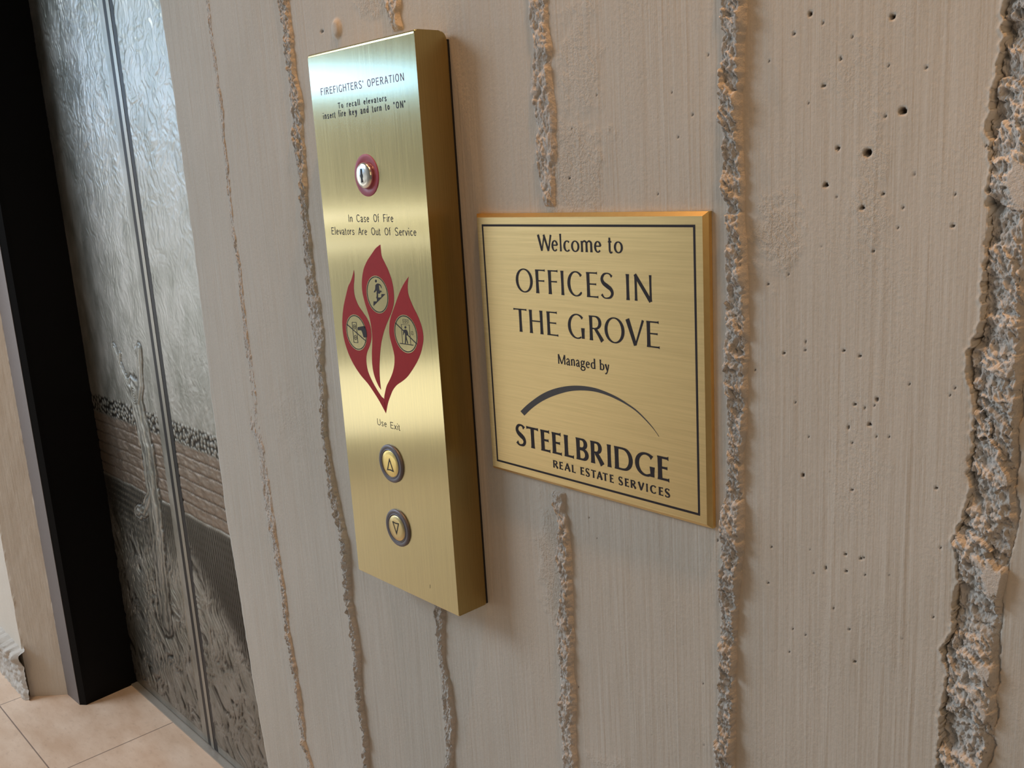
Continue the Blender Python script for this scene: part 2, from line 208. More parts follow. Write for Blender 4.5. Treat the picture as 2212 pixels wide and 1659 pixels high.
def simple(name, col, rough=.5, metal=0., spec=.5):
    m, nt, b = new_mat(name)
    tc = N(nt, 'ShaderNodeTexCoord')
    nz = N(nt, 'ShaderNodeTexNoise', i_Scale=180., i_Detail=3.)
    nt.links.new(tc.outputs['Object'], nz.inputs['Vector'])
    mx = N(nt, 'ShaderNodeMix', data_type='RGBA')
    mx.inputs[6].default_value = (*[c * .9 for c in col], 1); mx.inputs[7].default_value = (*[min(1, c * 1.08) for c in col], 1)
    nt.links.new(nz.outputs['Fac'], mx.inputs[0])
    nt.links.new(mx.outputs[2], b.inputs['Base Color'])
    b.inputs['Roughness'].default_value = rough; b.inputs['Metallic'].default_value = metal
    b.inputs['Specular IOR Level'].default_value = spec
    return m

def mapped(nt, scale, coord='Object'):
    tc = N(nt, 'ShaderNodeTexCoord'); mp = N(nt, 'ShaderNodeMapping')
    mp.inputs['Scale'].default_value = scale
    nt.links.new(tc.outputs[coord], mp.inputs['Vector'])
    return mp.outputs['Vector']

def noise(nt, scale, detail=4., rough=.55, s=1., coord='Object'):
    n = N(nt, 'ShaderNodeTexNoise', i_Scale=s, i_Detail=detail, i_Roughness=rough)
    nt.links.new(mapped(nt, scale, coord), n.inputs['Vector'])
    return n.outputs['Fac']

def math_(nt, op, a, b=None, c=None):
    n = N(nt, 'ShaderNodeMath', operation=op)
    for i, v in enumerate((a, b, c)):
        if v is None: continue
        if isinstance(v, (int, float)): n.inputs[i].default_value = v
        else: nt.links.new(v, n.inputs[i])
    return n.outputs[0]

def mixc(nt, f, a, b):
    mx = N(nt, 'ShaderNodeMix', data_type='RGBA')
    for i, v in ((0, f), (6, a), (7, b)):
        if isinstance(v, (tuple, float, int)): mx.inputs[i].default_value = (*v, 1) if isinstance(v, tuple) else v
        else: nt.links.new(v, mx.inputs[i])
    return mx.outputs[2]

def ramp(nt, f, lo, hi):
    n = N(nt, 'ShaderNodeMapRange', clamp=True)
    n.inputs[1].default_value = lo; n.inputs[2].default_value = hi
    nt.links.new(f, n.inputs[0])
    return n.outputs[0]

def bump(nt, h, strength, dist, prev=None):
    n = N(nt, 'ShaderNodeBump', i_Strength=strength, i_Distance=dist)
    nt.links.new(h, n.inputs['Height'])
    if prev is not None: nt.links.new(prev, n.inputs['Normal'])
    return n.outputs['Normal']

def concrete(name, c0, c1, grain=True):
    m, nt, b = new_mat(name)
    big = noise(nt, (5, 5, 3), 5, .6)
    col = mixc(nt, ramp(nt, big, .3, .7), c0, c1)
    speck = noise(nt, (260, 260, 200), 3, .6)
    col = mixc(nt, math_(nt, 'MULTIPLY', ramp(nt, speck, .3, .75), .22), col, tuple(min(1, c * 1.22) for c in c1))
    if grain:
        streak = noise(nt, (240, 60, 5), 4, .6)
        col = mixc(nt, math_(nt, 'MULTIPLY', ramp(nt, streak, .45, .75), .16), col, tuple(c * .72 for c in c0))
        at = N(nt, 'ShaderNodeAttribute', attribute_name='patch')
        pit = N(nt, 'ShaderNodeAttribute', attribute_name='pit')
        col = mixc(nt, pit.outputs['Fac'], col, (.075, .05, .035))
        rough_n = noise(nt, (330, 330, 260), 4, .65)
        n1 = bump(nt, streak, .8, .0009)
        n2 = bump(nt, noise(nt, (420, 420, 260), 4, .65), .42, .0006, n1)
        n3 = bump(nt, math_(nt, 'MULTIPLY', rough_n, at.outputs['Fac']), 1., .0026, n2)
        nt.links.new(n3, b.inputs['Normal'])
    else:
        n1 = bump(nt, noise(nt, (260, 260, 260), 6, .65), .75, .0022)
        n2 = bump(nt, noise(nt, (900, 900, 900), 3, .6), .5, .0007, n1)
        nt.links.new(n2, b.inputs['Normal'])
    nt.links.new(col, b.inputs['Base Color'])
    b.inputs['Roughness'].default_value = .82
    b.inputs['Specular IOR Level'].default_value = .25
    return m

def brushed(name, col, rough, aniso, axis, darker=.86, across=None, coat=0.):
    """brushed metal; axis 'x' or 'z' = direction of the brush lines"""
    m, nt, b = new_mat(name)
    sc = (14, 700, 700) if axis == 'x' else (700, 700, 14)
    g = noise(nt, sc, 3, .6)
    cloud = noise(nt, (9, 9, 6), 4, .6)
    c = mixc(nt, ramp(nt, g, .3, .7), tuple(v * darker for v in col), col)
    c = mixc(nt, math_(nt, 'MULTIPLY', ramp(nt, cloud, .35, .7), .25), c, tuple(v * .82 for v in col))
    nt.links.new(c, b.inputs['Base Color'])
    b.inputs['Metallic'].default_value = 1.
    r = N(nt, 'ShaderNodeMapRange'); r.inputs[3].default_value = rough * .85; r.inputs[4].default_value = rough * 1.2
    nt.links.new(g, r.inputs[0]); nt.links.new(r.outputs[0], b.inputs['Roughness'])
    b.inputs['Anisotropic'].default_value = aniso
    tv = N(nt, 'ShaderNodeCombineXYZ')
    tv.inputs[across or ('Z' if axis == 'x' else 'X')].default_value = 1.   # highlights spread across the brush lines
    nt.links.new(tv.outputs[0], b.inputs['Tangent'])
    nt.links.new(bump(nt, g, .05, .0004), b.inputs['Normal'])
    b.inputs['Coat Weight'].default_value = coat; b.inputs['Coat Roughness'].default_value = .11; b.inputs['Coat IOR'].default_value = 1.6
    return m

M = {}
M['wall'] = concrete('board_formed_concrete', (.535, .50, .437), (.625, .585, .522))
M['rib'] = concrete('broken_concrete', (.54, .505, .46), (.70, .66, .61), grain=False)
M['pier'] = concrete('smooth_concrete', (.66, .60, .52), (.72, .66, .58), grain=True)
M['brass'] = brushed('brushed_brass', (.70, .60, .29), .21, .85, 'z', coat=1.)
M['brass_side_shade'] = brushed('brushed_brass_side_shade', (.48, .35, .14), .30, .6, 'z', across='Y')  # darker brass: the shade of the panel's side is put into its colour
M['plaque'] = brushed('brushed_bronze_brass', (.74, .555, .27), .34, .6, 'x')
M['black'] = simple('black_paint', (.012, .012, .014), .4, 0, .35)
M['ink'] = simple('engraved_ink', (.022, .018, .024), .55, 0, .3)
M['maroon_ink'] = simple('maroon_ink', (.15, .045, .10), .5, 0, .3)
M['grey_ink'] = simple('grey_ink', (.06, .058, .055), .5, 0, .3)
M['red'] = simple('red_enamel', (.40, .018, .024), .5, 0, .2)
M['red_ring'] = simple('red_anodised_ring', (.42, .06, .10), .45, 0, .5)
M['chrome'] = simple('polished_nickel', (.86, .84, .78), .24, 1.)
M['steel_ring'] = simple('grey_bezel', (.17, .165, .19), .42, .35)
M['button'] = brushed('button_brass', (.82, .68, .36), .34, .4, 'z')
M['button_lit'] = brushed('button_brass_as_lit', (1., .80, .33), .30, .3, 'z')  # brighter copy of the button brass, coloured to look lit
M['frame_black'] = simple('black_jamb', (.0045, .0045, .005), .5, 0, .12)
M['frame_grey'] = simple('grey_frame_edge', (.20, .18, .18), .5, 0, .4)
M['sill'] = simple('worn_sill_metal', (.42, .39, .35), .45, .3)

def door_mat(name):
    m, nt, b = new_mat(name)
    dark = N(nt, 'ShaderNodeAttribute', attribute_name='patina_tone').outputs['Fac']
    warm = N(nt, 'ShaderNodeAttribute', attribute_name='warmth').outputs['Fac']
    mott = noise(nt, (16, 16, 9), 5, .6)
    c = mixc(nt, ramp(nt, mott, .35, .68), (.30, .30, .265), (.50, .49, .455))
    c = mixc(nt, warm, c, (.33, .255, .20))
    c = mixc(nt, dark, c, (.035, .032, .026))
    nt.links.new(c, b.inputs['Base Color'])
    b.inputs['Metallic'].default_value = .85
    r = N(nt, 'ShaderNodeMapRange'); r.inputs[3].default_value = .30; r.inputs[4].default_value = .48
    nt.links.new(mott, r.inputs[0]); nt.links.new(r.outputs[0], b.inputs['Roughness'])
    nt.links.new(bump(nt, noise(nt, (170, 170, 120), 4, .6), .35, .0012), b.inputs['Normal'])
    return m
M['door'] = door_mat('etched_bronze')
M['door_plain'] = simple('plain_bronze', (.40, .385, .34), .36, .85)

def floor_mat():
    m, nt, b = new_mat('travertine_tiles')
    big = noise(nt, (6, 14, 6), 6, .62)
    c = mixc(nt, ramp(nt, big, .34, .66), (.73, .53, .385), (.90, .72, .575))
    fine = noise(nt, (40, 90, 40), 5, .65)
    c = mixc(nt, math_(nt, 'MULTIPLY', ramp(nt, fine, .55, .8), .35), c, (.36, .22, .14))
    pits = noise(nt, (34, 60, 34), 2, .5)
    c = mixc(nt, ramp(nt, pits, .755, .80), c, (.10, .06, .04))
    tc = N(nt, 'ShaderNodeTexCoord'); sp = N(nt, 'ShaderNodeSeparateXYZ')
    nt.links.new(tc.outputs['Object'], sp.inputs[0])
    def joint(o, off, p):
        f = math_(nt, 'ABSOLUTE', math_(nt, 'SUBTRACT', math_(nt, 'FRACT', math_(nt, 'DIVIDE', math_(nt, 'SUBTRACT', o, off), p)), .5))
        return math_(nt, 'GREATER_THAN', f, .5 - .0016 / p)
    j = math_(nt, 'MAXIMUM', joint(sp.outputs[0], -2.972, .488), joint(sp.outputs[1], -.081, .488))
    c = mixc(nt, math_(nt, 'MULTIPLY', j, .8), c, (.17, .12, .11))
    nt.links.new(c, b.inputs['Base Color'])
    b.inputs['Roughness'].default_value = .42; b.inputs['Specular IOR Level'].default_value = .4
    h = math_(nt, 'SUBTRACT', math_(nt, 'MULTIPLY', fine, .12), j)
    nt.links.new(bump(nt, h, .5, .001), b.inputs['Normal'])
    return m
M['floor'] = floor_mat()

# ---------------------------------------------------------------- main ribbed wall
WALL_T = .30
edge_x = curve(edge)
RIBS = {'A': ridge_first, 'B': ridge_second, 'C': ridge_third, 'D': ridge_fourth, 'E': ridge_fifth}
fL = curve(ridge_sixth[0]); fR = curve(ridge_sixth[1])

xs = np.concatenate([np.linspace(0, 1, 60)[:-1] * .15, []])          # first 15 cm follow the ragged edge
left = np.arange(-1.27, -.64, .0026)
fine = np.arange(-.64, -.19, .00105)
right = np.arange(-.19, .95, .02)
zlo = np.arange(0, .42, .02); zmid = np.arange(.42, 1.80, .00135); zhi = np.arange(1.80, 2.81, .02)
zz = np.concatenate([zlo, zmid, zhi])
cols = []
ez = edge_x(zz) + .0016 * fbm(zz * 30, zz * 0 + 3.3, 4, 5)
for t in np.linspace(0, 1, 58, endpoint=False):
    cols.append(ez + (-1.27 - ez) * t)
rest = np.concatenate([left, fine, right])
X = np.concatenate([np.stack(cols, 1), np.repeat(rest[None], len(zz), 0)], 1)
Z = np.repeat(zz[:, None], X.shape[1], 1)

H = .0006 * fbm(X * 7, Z * 4, 3, 1) + .00035 * fbm(X * 40, Z * 6, 3, 9)          # >0 = towards the viewer
H += .00012 * fbm(X * 260, Z * 9, 2, 33)
# board marks: fine raised vertical lines left by the joints of the form boards
def vline(x0, h, s=.0007, z0=-9, z1=9, wob=.001, seed=0):
    d = X - (x0 + wob * fbm(Z * 3, Z * 0 + seed, 2, seed))
    return h * np.exp(-(d / s) ** 2) * sstep(z0, z0 + .05, Z) * (1 - sstep(z1 - .05, z1, Z))
for i, (x0, h) in enumerate([(-.579, .0002), (-.561, .00018), (-.5085, .00045), (-.484, .0003), (-.4735, .00032), (-.463, .0003),
                             (-.458, .00028)]):
    H += vline(x0, h, seed=i)
for i, (x0, h, z1) in enumerate([(-.352, .0003, 1.28), (-.325, .0003, 1.26), (-.308, .0003, 1.2), (-.296, .00025, 1.3), (-.285, .00025, 1.27)]):
    H += vline(x0 - .02 * (1.3 - Z), h, z1=z1, seed=20 + i)
for i in range(26):
    rr = random.Random(i)
    H += vline(rr.uniform(-1.35, -.25), rr.uniform(-.00018, .00022), s=.0012, z0=rr.uniform(.3, 1.2), z1=rr.uniform(1.2, 1.9), seed=50 + i)
# bug holes
pit = np.zeros_like(H)
hs = list(holes)
rr = random.Random(4)
for i in range(46):
    hs.append((rr.uniform(-.42, -.24), rr.uniform(1.02, 1.56), rr.uniform(.0005, .0011)))
for i in range(24):
    hs.append((rr.uniform(-.62, -.46), rr.uniform(.85, 1.56), rr.uniform(.0005, .0010)))
for hx, hz, r in hs:
    r = max(r * .86, .0006)
    m = (np.abs(X - hx) < r * 3) & (np.abs(Z - hz) < r * 3)
    d = np.hypot((X[m] - hx) / (1.15 * r), (Z[m] - hz) / r)
    H[m] -= min(.006, r * 2.2) * (1 - sstep(.55, 1.15, d))
    pit[m] = np.maximum(pit[m], 1 - sstep(.75, 1.2, d))
# form tie plug above the call panel
d = np.hypot(X - (-.972), (Z - 1.622) * .8)
H += .004 * (1 - sstep(.005, .010, d))
# patches where the paste came away
patch = np.zeros_like(H)
def spot(x0, z0, rx, rz, a=1., seed=0):
    global patch
    d = np.hypot((X - x0) / rx, (Z - z0) / rz) + .45 * fbm(X * 45, Z * 45, 3, 70 + seed)
    patch = np.maximum(patch, a * (1 - sstep(.35, 1.15, d)))
spot(-.668, 1.06, .022, .075, 1.); spot(-.615, 1.45, .045, .055, .7, 1); spot(-.405, 1.395, .022, .035, .8, 2)
spot(-.33, 1.43, .015, .05, .3, 3); spot(-.34, 1.22, .03, .05, .15, 4); spot(-1.17, 1.13, .06, .06, .3, 5); spot(-.56, .85, .07, .02, .6, 6)
spot(-.34, 1.5, .03, .03, .12, 7); spot(-.89, 1.64, .05, .02, .7, 8); spot(-.60, 1.54, .03, .05, .4, 9); spot(-.32, 1.1, .03, .03, .12, 10)
patch = np.clip(patch + .05 + .14 * np.clip(fbm(X * 14, Z * 9, 4, 99) + .1, 0, 1), 0, 1)
# the rightmost ridge is a broken trough: sink the wall there, with a ragged border
jag = .0016 * fbm(Z * 45, Z * 0 + 1.7, 2, 81) + .0022 * fbm(Z * 210, X * 60, 3, 84)
xl = fL(Z) + jag; xr = fR(Z) + .0025 * fbm(Z * 50, Z * 0 + 7.7, 4, 82)
inside = sstep(xl - .0006, xl + .0006, X) * (1 - sstep(xr - .001, xr + .001, X))
H = H * (1 - inside) - .016 * inside
H += .0009 * np.exp(-((X - xl + .0016) / .0011) ** 2) * (fbm(Z * 9, Z * 0, 2, 85) > -.25)
flat = (X > -.975) & (X < -.455) & (Z > .97) & (Z < 1.6)
hang = ((X > -.972) & (X < -.775) & (Z > .979) & (Z < 1.593)) | ((X > -.745) & (X < -.4615) & (Z > 1.146) & (Z < 1.4145))
H = np.where(hang, np.minimum(H, -.0003), H)
Yw = -H
edge_cols = lambda A: np.concatenate([A[:, :1], A, A[:, -1:]], 1)      # a column at each end turns the corner into the thickness
Xw, Zw, pitw, patchw = edge_cols(X), edge_cols(Z), edge_cols(pit), edge_cols(patch)
Yw = edge_cols(Yw); Yw[:, 0] = WALL_T; Yw[:, -1] = WALL_T
wall = grid_mesh('wall_right', Xw, Yw, Zw, M['wall'], attrs={'patch': patchw, 'pit': pitw})
tag(wall, kind='structure')

# ---------------------------------------------------------------- broken ridges between the form boards
def rib(key, heights, h_traced, seed, z_hide=None, z0=0., z1=2.8, rough=1., flank=.66, lumps=True, least=.0065, rise=.18):
    L, Rr = RIBS[key]
    xr = curve(Rr); pl = sorted((z, x) for x, z in L)
    zs_r = np.array(sorted(q[1] for q in Rr))
    dz = .0011
    z = np.concatenate([np.arange(z0, zs_r[0] - .02, .006), np.arange(zs_r[0] - .02, min(z1, zs_r[-1] + .02), dz), np.arange(min(z1, zs_r[-1] + .02), z1, .006)])
    zt = np.array([q[0] for q in pl]); xt = np.array([q[1] for q in pl])
    # the left outline was read on the plane y = -h_traced; carry it to the wall face, then allow for the height
    XL = np.interp(z, zt, xt) / (1 - h_traced); XR = xr(z)
    h = np.interp(z, [q[0] for q in heights], [q[1] for q in heights])
    half = np.maximum(XR - XL - .75 * h * np.abs(XR) / .64, least) / 2
    h = h * (1 + .22 * fbm(z * 26, z * 0 + seed, 3, seed))
    if z_hide:
        h = h * (1 - sstep(z_hide[0] - .004, z_hide[0] + .004, z) * (1 - sstep(z_hide[1] - .004, z_hide[1] + .004, z)))
    wl = XR - 2 * half + .25 * half * fbm(z * 22, z * 0, 3, seed + 3); wr = XR + .12 * half * fbm(z * 40, z * 0, 3, seed + 4)
    n = max(22, int(2 * half.max() / .0008) + 8)
    s = np.linspace(-.06, 1.06, n)
    S = np.repeat(s[None], len(z), 0); Zg = np.repeat(z[:, None], n, 1)
    Xg = wl[:, None] + (wr - wl)[:, None] * S
    prof = sstep(-.03, rise, S) * (1 - sstep(flank, 1.03, S) ** 1.3)
    hh = h[:, None]
    wx = .004 * fbm(Xg * 90, Zg * 90, 2, seed + 40)
    if lumps:          # broken facets and lumps, rough on the flanks as well
        d1, v1 = cells((Xg + wx) * 95, Zg * 40 + 3, seed + 11)
        d2, v2 = cells((Xg - wx) * 210, Zg * 105, seed + 12)
        edge_f = np.clip(prof, 0, 1) ** .35 * sstep(1.04, .93, S)
        chunk = (v1 - .5) * .55 - d1 * .22 + (v2 - .5) * .34 - d2 * .22 + .14
        Hh = hh * prof + edge_f * np.minimum(hh * .8 + .0012, .010) * rough * (.75 * chunk + .30 * fbm(Xg * 170, Zg * 110, 4, seed + 5) + .16 * ridged(Xg * 330, Zg * 200, 3, seed + 6))
        Hh = np.maximum(Hh, -.0005)
        sway = .34 * rough
    else:              # a flat fractured face: shallow steps and fine grain
        und = fbm(Xg * 22 + .7 * Zg * 22, Zg * 30, 3, seed + 5, .6)
        d1, v1 = cells((Xg + wx) * 95 + Zg * 40, Zg * 75, seed + 11)
        Hh = prof * (hh * (1 + .7 * und * (1 - .8 * np.exp(-((Zg - 1.26) / .085) ** 4))) * (1 - .35 * np.exp(-((Zg - 1.26) / .085) ** 4)) + .0048 * (v1 - .5) + .0021 * ridged((Xg + .5 * Zg) * 170, Zg * 120, 4, seed + 6) + .0012 * fbm(Xg * 480, Zg * 360, 2, seed + 9))
        sway = .10
    Hh = np.where((S < 0) | (S > 1), -.003, Hh - .0012)
    if z_hide:
        hid = (Zg > z_hide[0]) & (Zg < z_hide[1])
        Hh = np.where(hid, np.minimum(Hh, -.0012), Hh)
    Xo = Xg + prof ** .5 * hh * sway * (fbm(Xg * 60 + 9, Zg * 60, 3, seed + 7) + .5 * fbm(Xg * 200 + 9, Zg * 170, 2, seed + 17))
    Zo = Zg + prof * hh * sway * .8 * fbm(Xg * 60, Zg * 60 + 9, 3, seed + 8)
    o = grid_mesh('concrete_ridge', Xo, -Hh, Zo, M['rib'], wall)
    return o
rib('A', [(.5, .0042), (.80, .0045), (1.0, .0016), (1.8, .0014)], .012, 101, rough=1.25, flank=.80, least=.0105)
rib('B', [(.5, .0070), (1.0, .0068), (1.25, .0042), (1.8, .0050)], .020, 202, rough=1.15, flank=.80, least=.010)
rib('C', [(.5, .0062), (1.0, .0052), (1.8, .0045)], .018, 303, z_hide=(.968, 1.604), rough=1., flank=.80, least=.012)
rib('D', [(.5, .0060), (1.15, .0060), (1.42, .0040), (1.8, .0055)], .014, 404, z_hide=(1.140, 1.420), flank=.76, rough=.95)
rib('E', [(.5, .0055), (1.8, .0060)], .010, 505, flank=.88, lumps=False, rise=.06)

# rightmost ridge: fills the trough, low at its left border and rising to the right
z = np.concatenate([np.arange(0, .98, .006), np.arange(.98, 1.58, .0009), np.arange(1.58, 2.8, .006)])
s = np.linspace(-.08, 1.08, 64)
Zg = np.repeat(z[:, None], len(s), 1); S = np.repeat(s[None], len(z), 0)
Xg = fL(Zg) + (fR(Zg) - fL(Zg)) * S
d1, v1 = cells(Xg * 42 + Zg * 18 + .4 * fbm(Xg * 60, Zg * 60, 3, 1), Zg * 34, 611)
d2, v2 = cells(Xg * 130 + Zg * 60, Zg * 120, 612)
und = fbm(Xg * 24 + Zg * 14, Zg * 26, 4, 630, .6)
lvl = -.0060 + .0085 * sstep(.0, .85, S) + .0042 * und
Hh = lvl + .0085 * (v1 - .5) + .0026 * (v2 - .5) + .0028 * ridged((Xg + .4 * Zg) * 120, Zg * 90, 4, 613) + .0014 * fbm(Xg * 420, Zg * 340, 3, 614)
Hh = np.where(S > .9, Hh * (1 - sstep(.9, 1.06, S)) - .003 * sstep(.9, 1.06, S), Hh)
Hh = np.where(S < .0, -.014, np.clip(Hh, -.0155, .0075))
grid_mesh('concrete_ridge', Xg, -Hh, Zg + .002 * fbm(Xg * 70, Zg * 70, 3, 615), M['rib'], wall)

# ---------------------------------------------------------------- doorway: lintel, left pier, jamb, floor
bm = bmesh.new(); box_bm(bm, -2.90, -1.43, .0, WALL_T, 2.14, 2.80)
tag(bm_obj('wall_lintel', bm, M['pier']), kind='structure')

# left pier: smooth splayed return, lit front face
nz = 260; zc = np.linspace(0, 2.8, nz)
foot = [(-4.3, 0.0)] + [(-4.3 + (1.348) * t, 0) for t in np.linspace(.05, .97, 12)] + [(-2.9522, .0004)] + \
       [(-2.9522 + .0749 * t, .0004 + .084 * t) for t in np.linspace(.06, .97, 18)] + [(-2.8773, .0843), (-2.8773, .30)]
fx = np.array([p[0] for p in foot]); fy = np.array([p[1] for p in foot])
Xp = np.repeat(fx[None], nz, 0); Yp = np.repeat(fy[None], nz, 0); Zp = np.repeat(zc[:, None], len(fx), 1)
Yp = Yp - .0012 * fbm(Xp * 20 + Yp * 20, Zp * 12, 4, 900)
Xp[:, 13] += .004 * fbm(zc * 25, zc * 0, 4, 901); Xp[:, -2] += .002 * fbm(zc * 40, zc * 0, 4, 902)
pier = grid_mesh('wall_left', Xp, Yp, Zp, M['pier'], smooth=False)
tag(pier, kind='structure')
# rough hacked ledge along its foot, in vertical lumps with hollows between
lx = np.arange(-3.9, -2.925, .004); lz = np.arange(0, .165, .004)
Xl, Zl = np.meshgrid(lx, lz)
lump = np.abs(np.sin(Xl * PI / .085)) ** .6
Hl = (.006 + .018 * sstep(.10, .135, Zl + .012 * fbm(Xl * 20, Zl * 20, 3, 7)) + .012 * (1 - sstep(.02, .05, Zl)) + .012 * lump * sstep(.03, .05, Zl) + .006 * fbm(Xl * 70, Zl * 70, 4, 8))
Hl *= 1 - sstep(.148, .16, Zl + .006 * fbm(Xl * 40, Zl * 40, 3, 9))
Hl -= .004 * (Zl > .155)
Hl[:, -3:] *= .5
led = grid_mesh('baseboard_left', Xl, -Hl, Zl, M['rib'])
tag(led, kind='structure')

fr = empty('door_frame', (-2.83, .17, 0))
tag(fr, kind='structure'); fr.name = 'trim_1'
prism('jamb', [(-2.787, .0885), (-2.7705, .1014), (-2.7725, .115), (-2.786, .290), (-2.80, .290), (-2.80, .0885)], 0, 2.14, M['frame_black'], fr)
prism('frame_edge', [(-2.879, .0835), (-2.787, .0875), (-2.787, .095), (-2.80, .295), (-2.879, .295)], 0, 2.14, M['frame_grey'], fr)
bm = bmesh.new(); box_bm(bm, -2.786, -1.43, .10, .29, 2.10, 2.14)
bm_obj('head', bm, M['frame_black'], fr)

bm = bmesh.new(); box_bm(bm, -4.5, 1.2, -3.2, .60, -.05, 0)
tag(bm_obj('floor', bm, M['floor']), kind='structure')
si = bmesh.new(); box_bm(si, -2.786, -1.43, .238, .2575, 0, .004); box_bm(si, -2.786, -1.43, .2605, .272, 0, .007)
tag(bm_obj('trim_2', si, M['sill']), kind='structure')

# ---------------------------------------------------------------- elevator door with etched relief
YD = .256
door = empty('door_1', (-2.25, YD, 0)); tag(door, kind='structure')
def blob_line(X, Z, pts, r):
    """distance field to a polyline"""
    d = np.full(X.shape, 9.)
    for (x0, z0), (x1, z1) in zip(pts[:-1], pts[1:]):
        vx, vz = x1 - x0, z1 - z0
        t = np.clip(((X - x0) * vx + (Z - z0) * vz) / (vx * vx + vz * vz), 0, 1)
        d = np.minimum(d, np.hypot(X - x0 - t * vx, Z - z0 - t * vz))
    return d / r
def leaf(x0, x1, rim0, rim1, seed, tree=False):
    xs = np.arange(x0, x1 + 1e-6, .0022); zs = np.concatenate([np.arange(.008, 2.0, .0022), np.arange(2.0, 2.12, .01)])
    X, Z = np.meshgrid(xs, zs)
    wz = Z + .003 * fbm(X * 9, Z * 2, 2, 31)
    # sky: swirling scales
    wx = .03 * fbm(X * 11, Z * 11, 3, 41); wy = .03 * fbm(X * 11 + 7, Z * 11, 3, 42)
    sky = ridged((X + wx) * 40, (Z + wy) * 24, 4, 43) * .5 + .5 * fbm((X + wx) * 85, (Z + wy) * 60, 3, 44)
    amp = .0005 + .0009 * sstep(1.2, 1.75, Z)
    h = amp * sky
    dark = np.clip(-.12 - .35 * sky, 0, .5); warm = np.zeros_like(X)
    # band of foliage on the horizon
    d1, v1 = cells(X * 75, Z * 75, 45)
    mb = sstep(.852, .862, wz) * (1 - sstep(.905, .915, wz))
    h = h * (1 - mb) + mb * .004 * (.5 - d1); dark = dark * (1 - mb) + mb * (.25 + .75 * sstep(.3, .55, d1))
    # water or boards: horizontal dotted lines
    ms = sstep(.672, .678, wz) * (1 - sstep(.852, .862, wz))
    ph = (wz - .676) / .031
    line = np.exp(-((ph - np.round(ph)) / .09) ** 2) * (.6 + .4 * np.sin(X * 2 * PI / .008))
    h = h * (1 - ms) + ms * (.0012 * fbm(X * 30, Z * 60, 3, 47) - .0025 * line)
    dark = dark * (1 - ms) + ms * np.clip(.85 * line + .15, 0, 1); warm = warm + ms * .85
    # dark hatched ground
    mg = (1 - sstep(.664, .676, wz))
    hat = np.sin((X * 1.0 + .012 * fbm(X * 6, Z * 6, 2, 48)) * 2 * PI / .011) * (.6 + .4 * np.sin(Z * 2 * PI / .02 + 4 * X))
    low = sstep(.64, .40, wz) if tree else sstep(.52, .36, wz + .8 * (X + 2.1))
    fw = .05 * fbm(X * 8, Z * 8, 2, 49)
    lea = ridged((X + fw) * 50, (Z - fw) * 20, 4, 50)
    g = .0010 * hat * (1 - low) + .0020 * low * lea
    h = h * (1 - mg) + mg * g
    dark = dark * (1 - mg) + mg * np.clip((.80 + .25 * hat) * (1 - low) + low * (.70 - .75 * lea), 0, 1)
    if tree:
        trunk = [(-2.47, .30), (-2.44, .55), (-2.425, .70), (-2.42, .80), (-2.44, .90), (-2.452, .955)]
        armL = [(-2.452, .945), (-2.49, .975), (-2.522, 1.02), (-2.545, 1.06)]
        armR = [(-2.43, .93), (-2.40, .98), (-2.385, 1.04), (-2.376, 1.075)]
        f1 = [(-2.522, 1.02), (-2.51, 1.05)]; f2 = [(-2.388, 1.03), (-2.40, 1.07)]
        root = [(-2.44, .68), (-2.50, .62), (-2.56, .60)]
        dd = blob_line(X, Z, trunk, .043)
        for q, r in ((armL, .014), (armR, .017), (f1, .007), (f2, .008), (root, .02)):
            dd = np.minimum(dd, blob_line(X, Z, q, r))
        dd = dd + .18 * fbm(X * 50, Z * 30, 3, 51)
        k = 1 - sstep(.85, 1.05, dd)
        groove = np.sin(dd * 9 + 2 * fbm(X * 30, Z * 10, 2, 52))
        knot = np.hypot(X + 2.452, (Z - .945) * .9)
        groove = np.where(knot < .02, np.sin(knot * 1100), groove)
        h = h * (1 - k) + k * (.0030 * np.sqrt(np.clip(1 - dd * .8, 0, 1)) + .001 * groove)
        dark = dark * (1 - k) + k * np.clip(.15 - .35 * groove, 0, .7); warm = warm * (1 - k)
        rimd = np.exp(-((dd - 1.0) / .12) ** 2)
        dark = np.maximum(dark, .85 * rimd); h -= .0016 * rimd
    dark = np.clip(dark + .34 * (1 - sstep(.15, .85, Z)), 0, 1)  # leaf gets darker towards the bottom
    # plain margins beside the meeting edge
    mm = sstep(x0 + rim0 - .001, x0 + rim0 + .001, X) * (1 - sstep(x1 - rim1 - .001, x1 - rim1 + .001, X))
    mm *= sstep(.030, .034, Z)
    h *= mm; dark = dark * mm + .12 * (1 - mm); warm *= mm
    return grid_mesh('door_leaf', X, YD - h, Z, M['door'], door, attrs={'patina_tone': dark, 'warmth': warm})
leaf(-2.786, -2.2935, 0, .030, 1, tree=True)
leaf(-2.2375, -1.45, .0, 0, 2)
bm = bmesh.new(); box_bm(bm, -2.2745, -2.2575, YD - .0012, YD + .01, .008, 2.12)
bm_obj('edge_strip', bm, M['door_plain'], door)
bm = bmesh.new(); box_bm(bm, -2.2934, -2.2376, YD - .0004, YD + .02, .008, 2.12)
bm_obj('rubber_gasket', bm, M['black'], door)

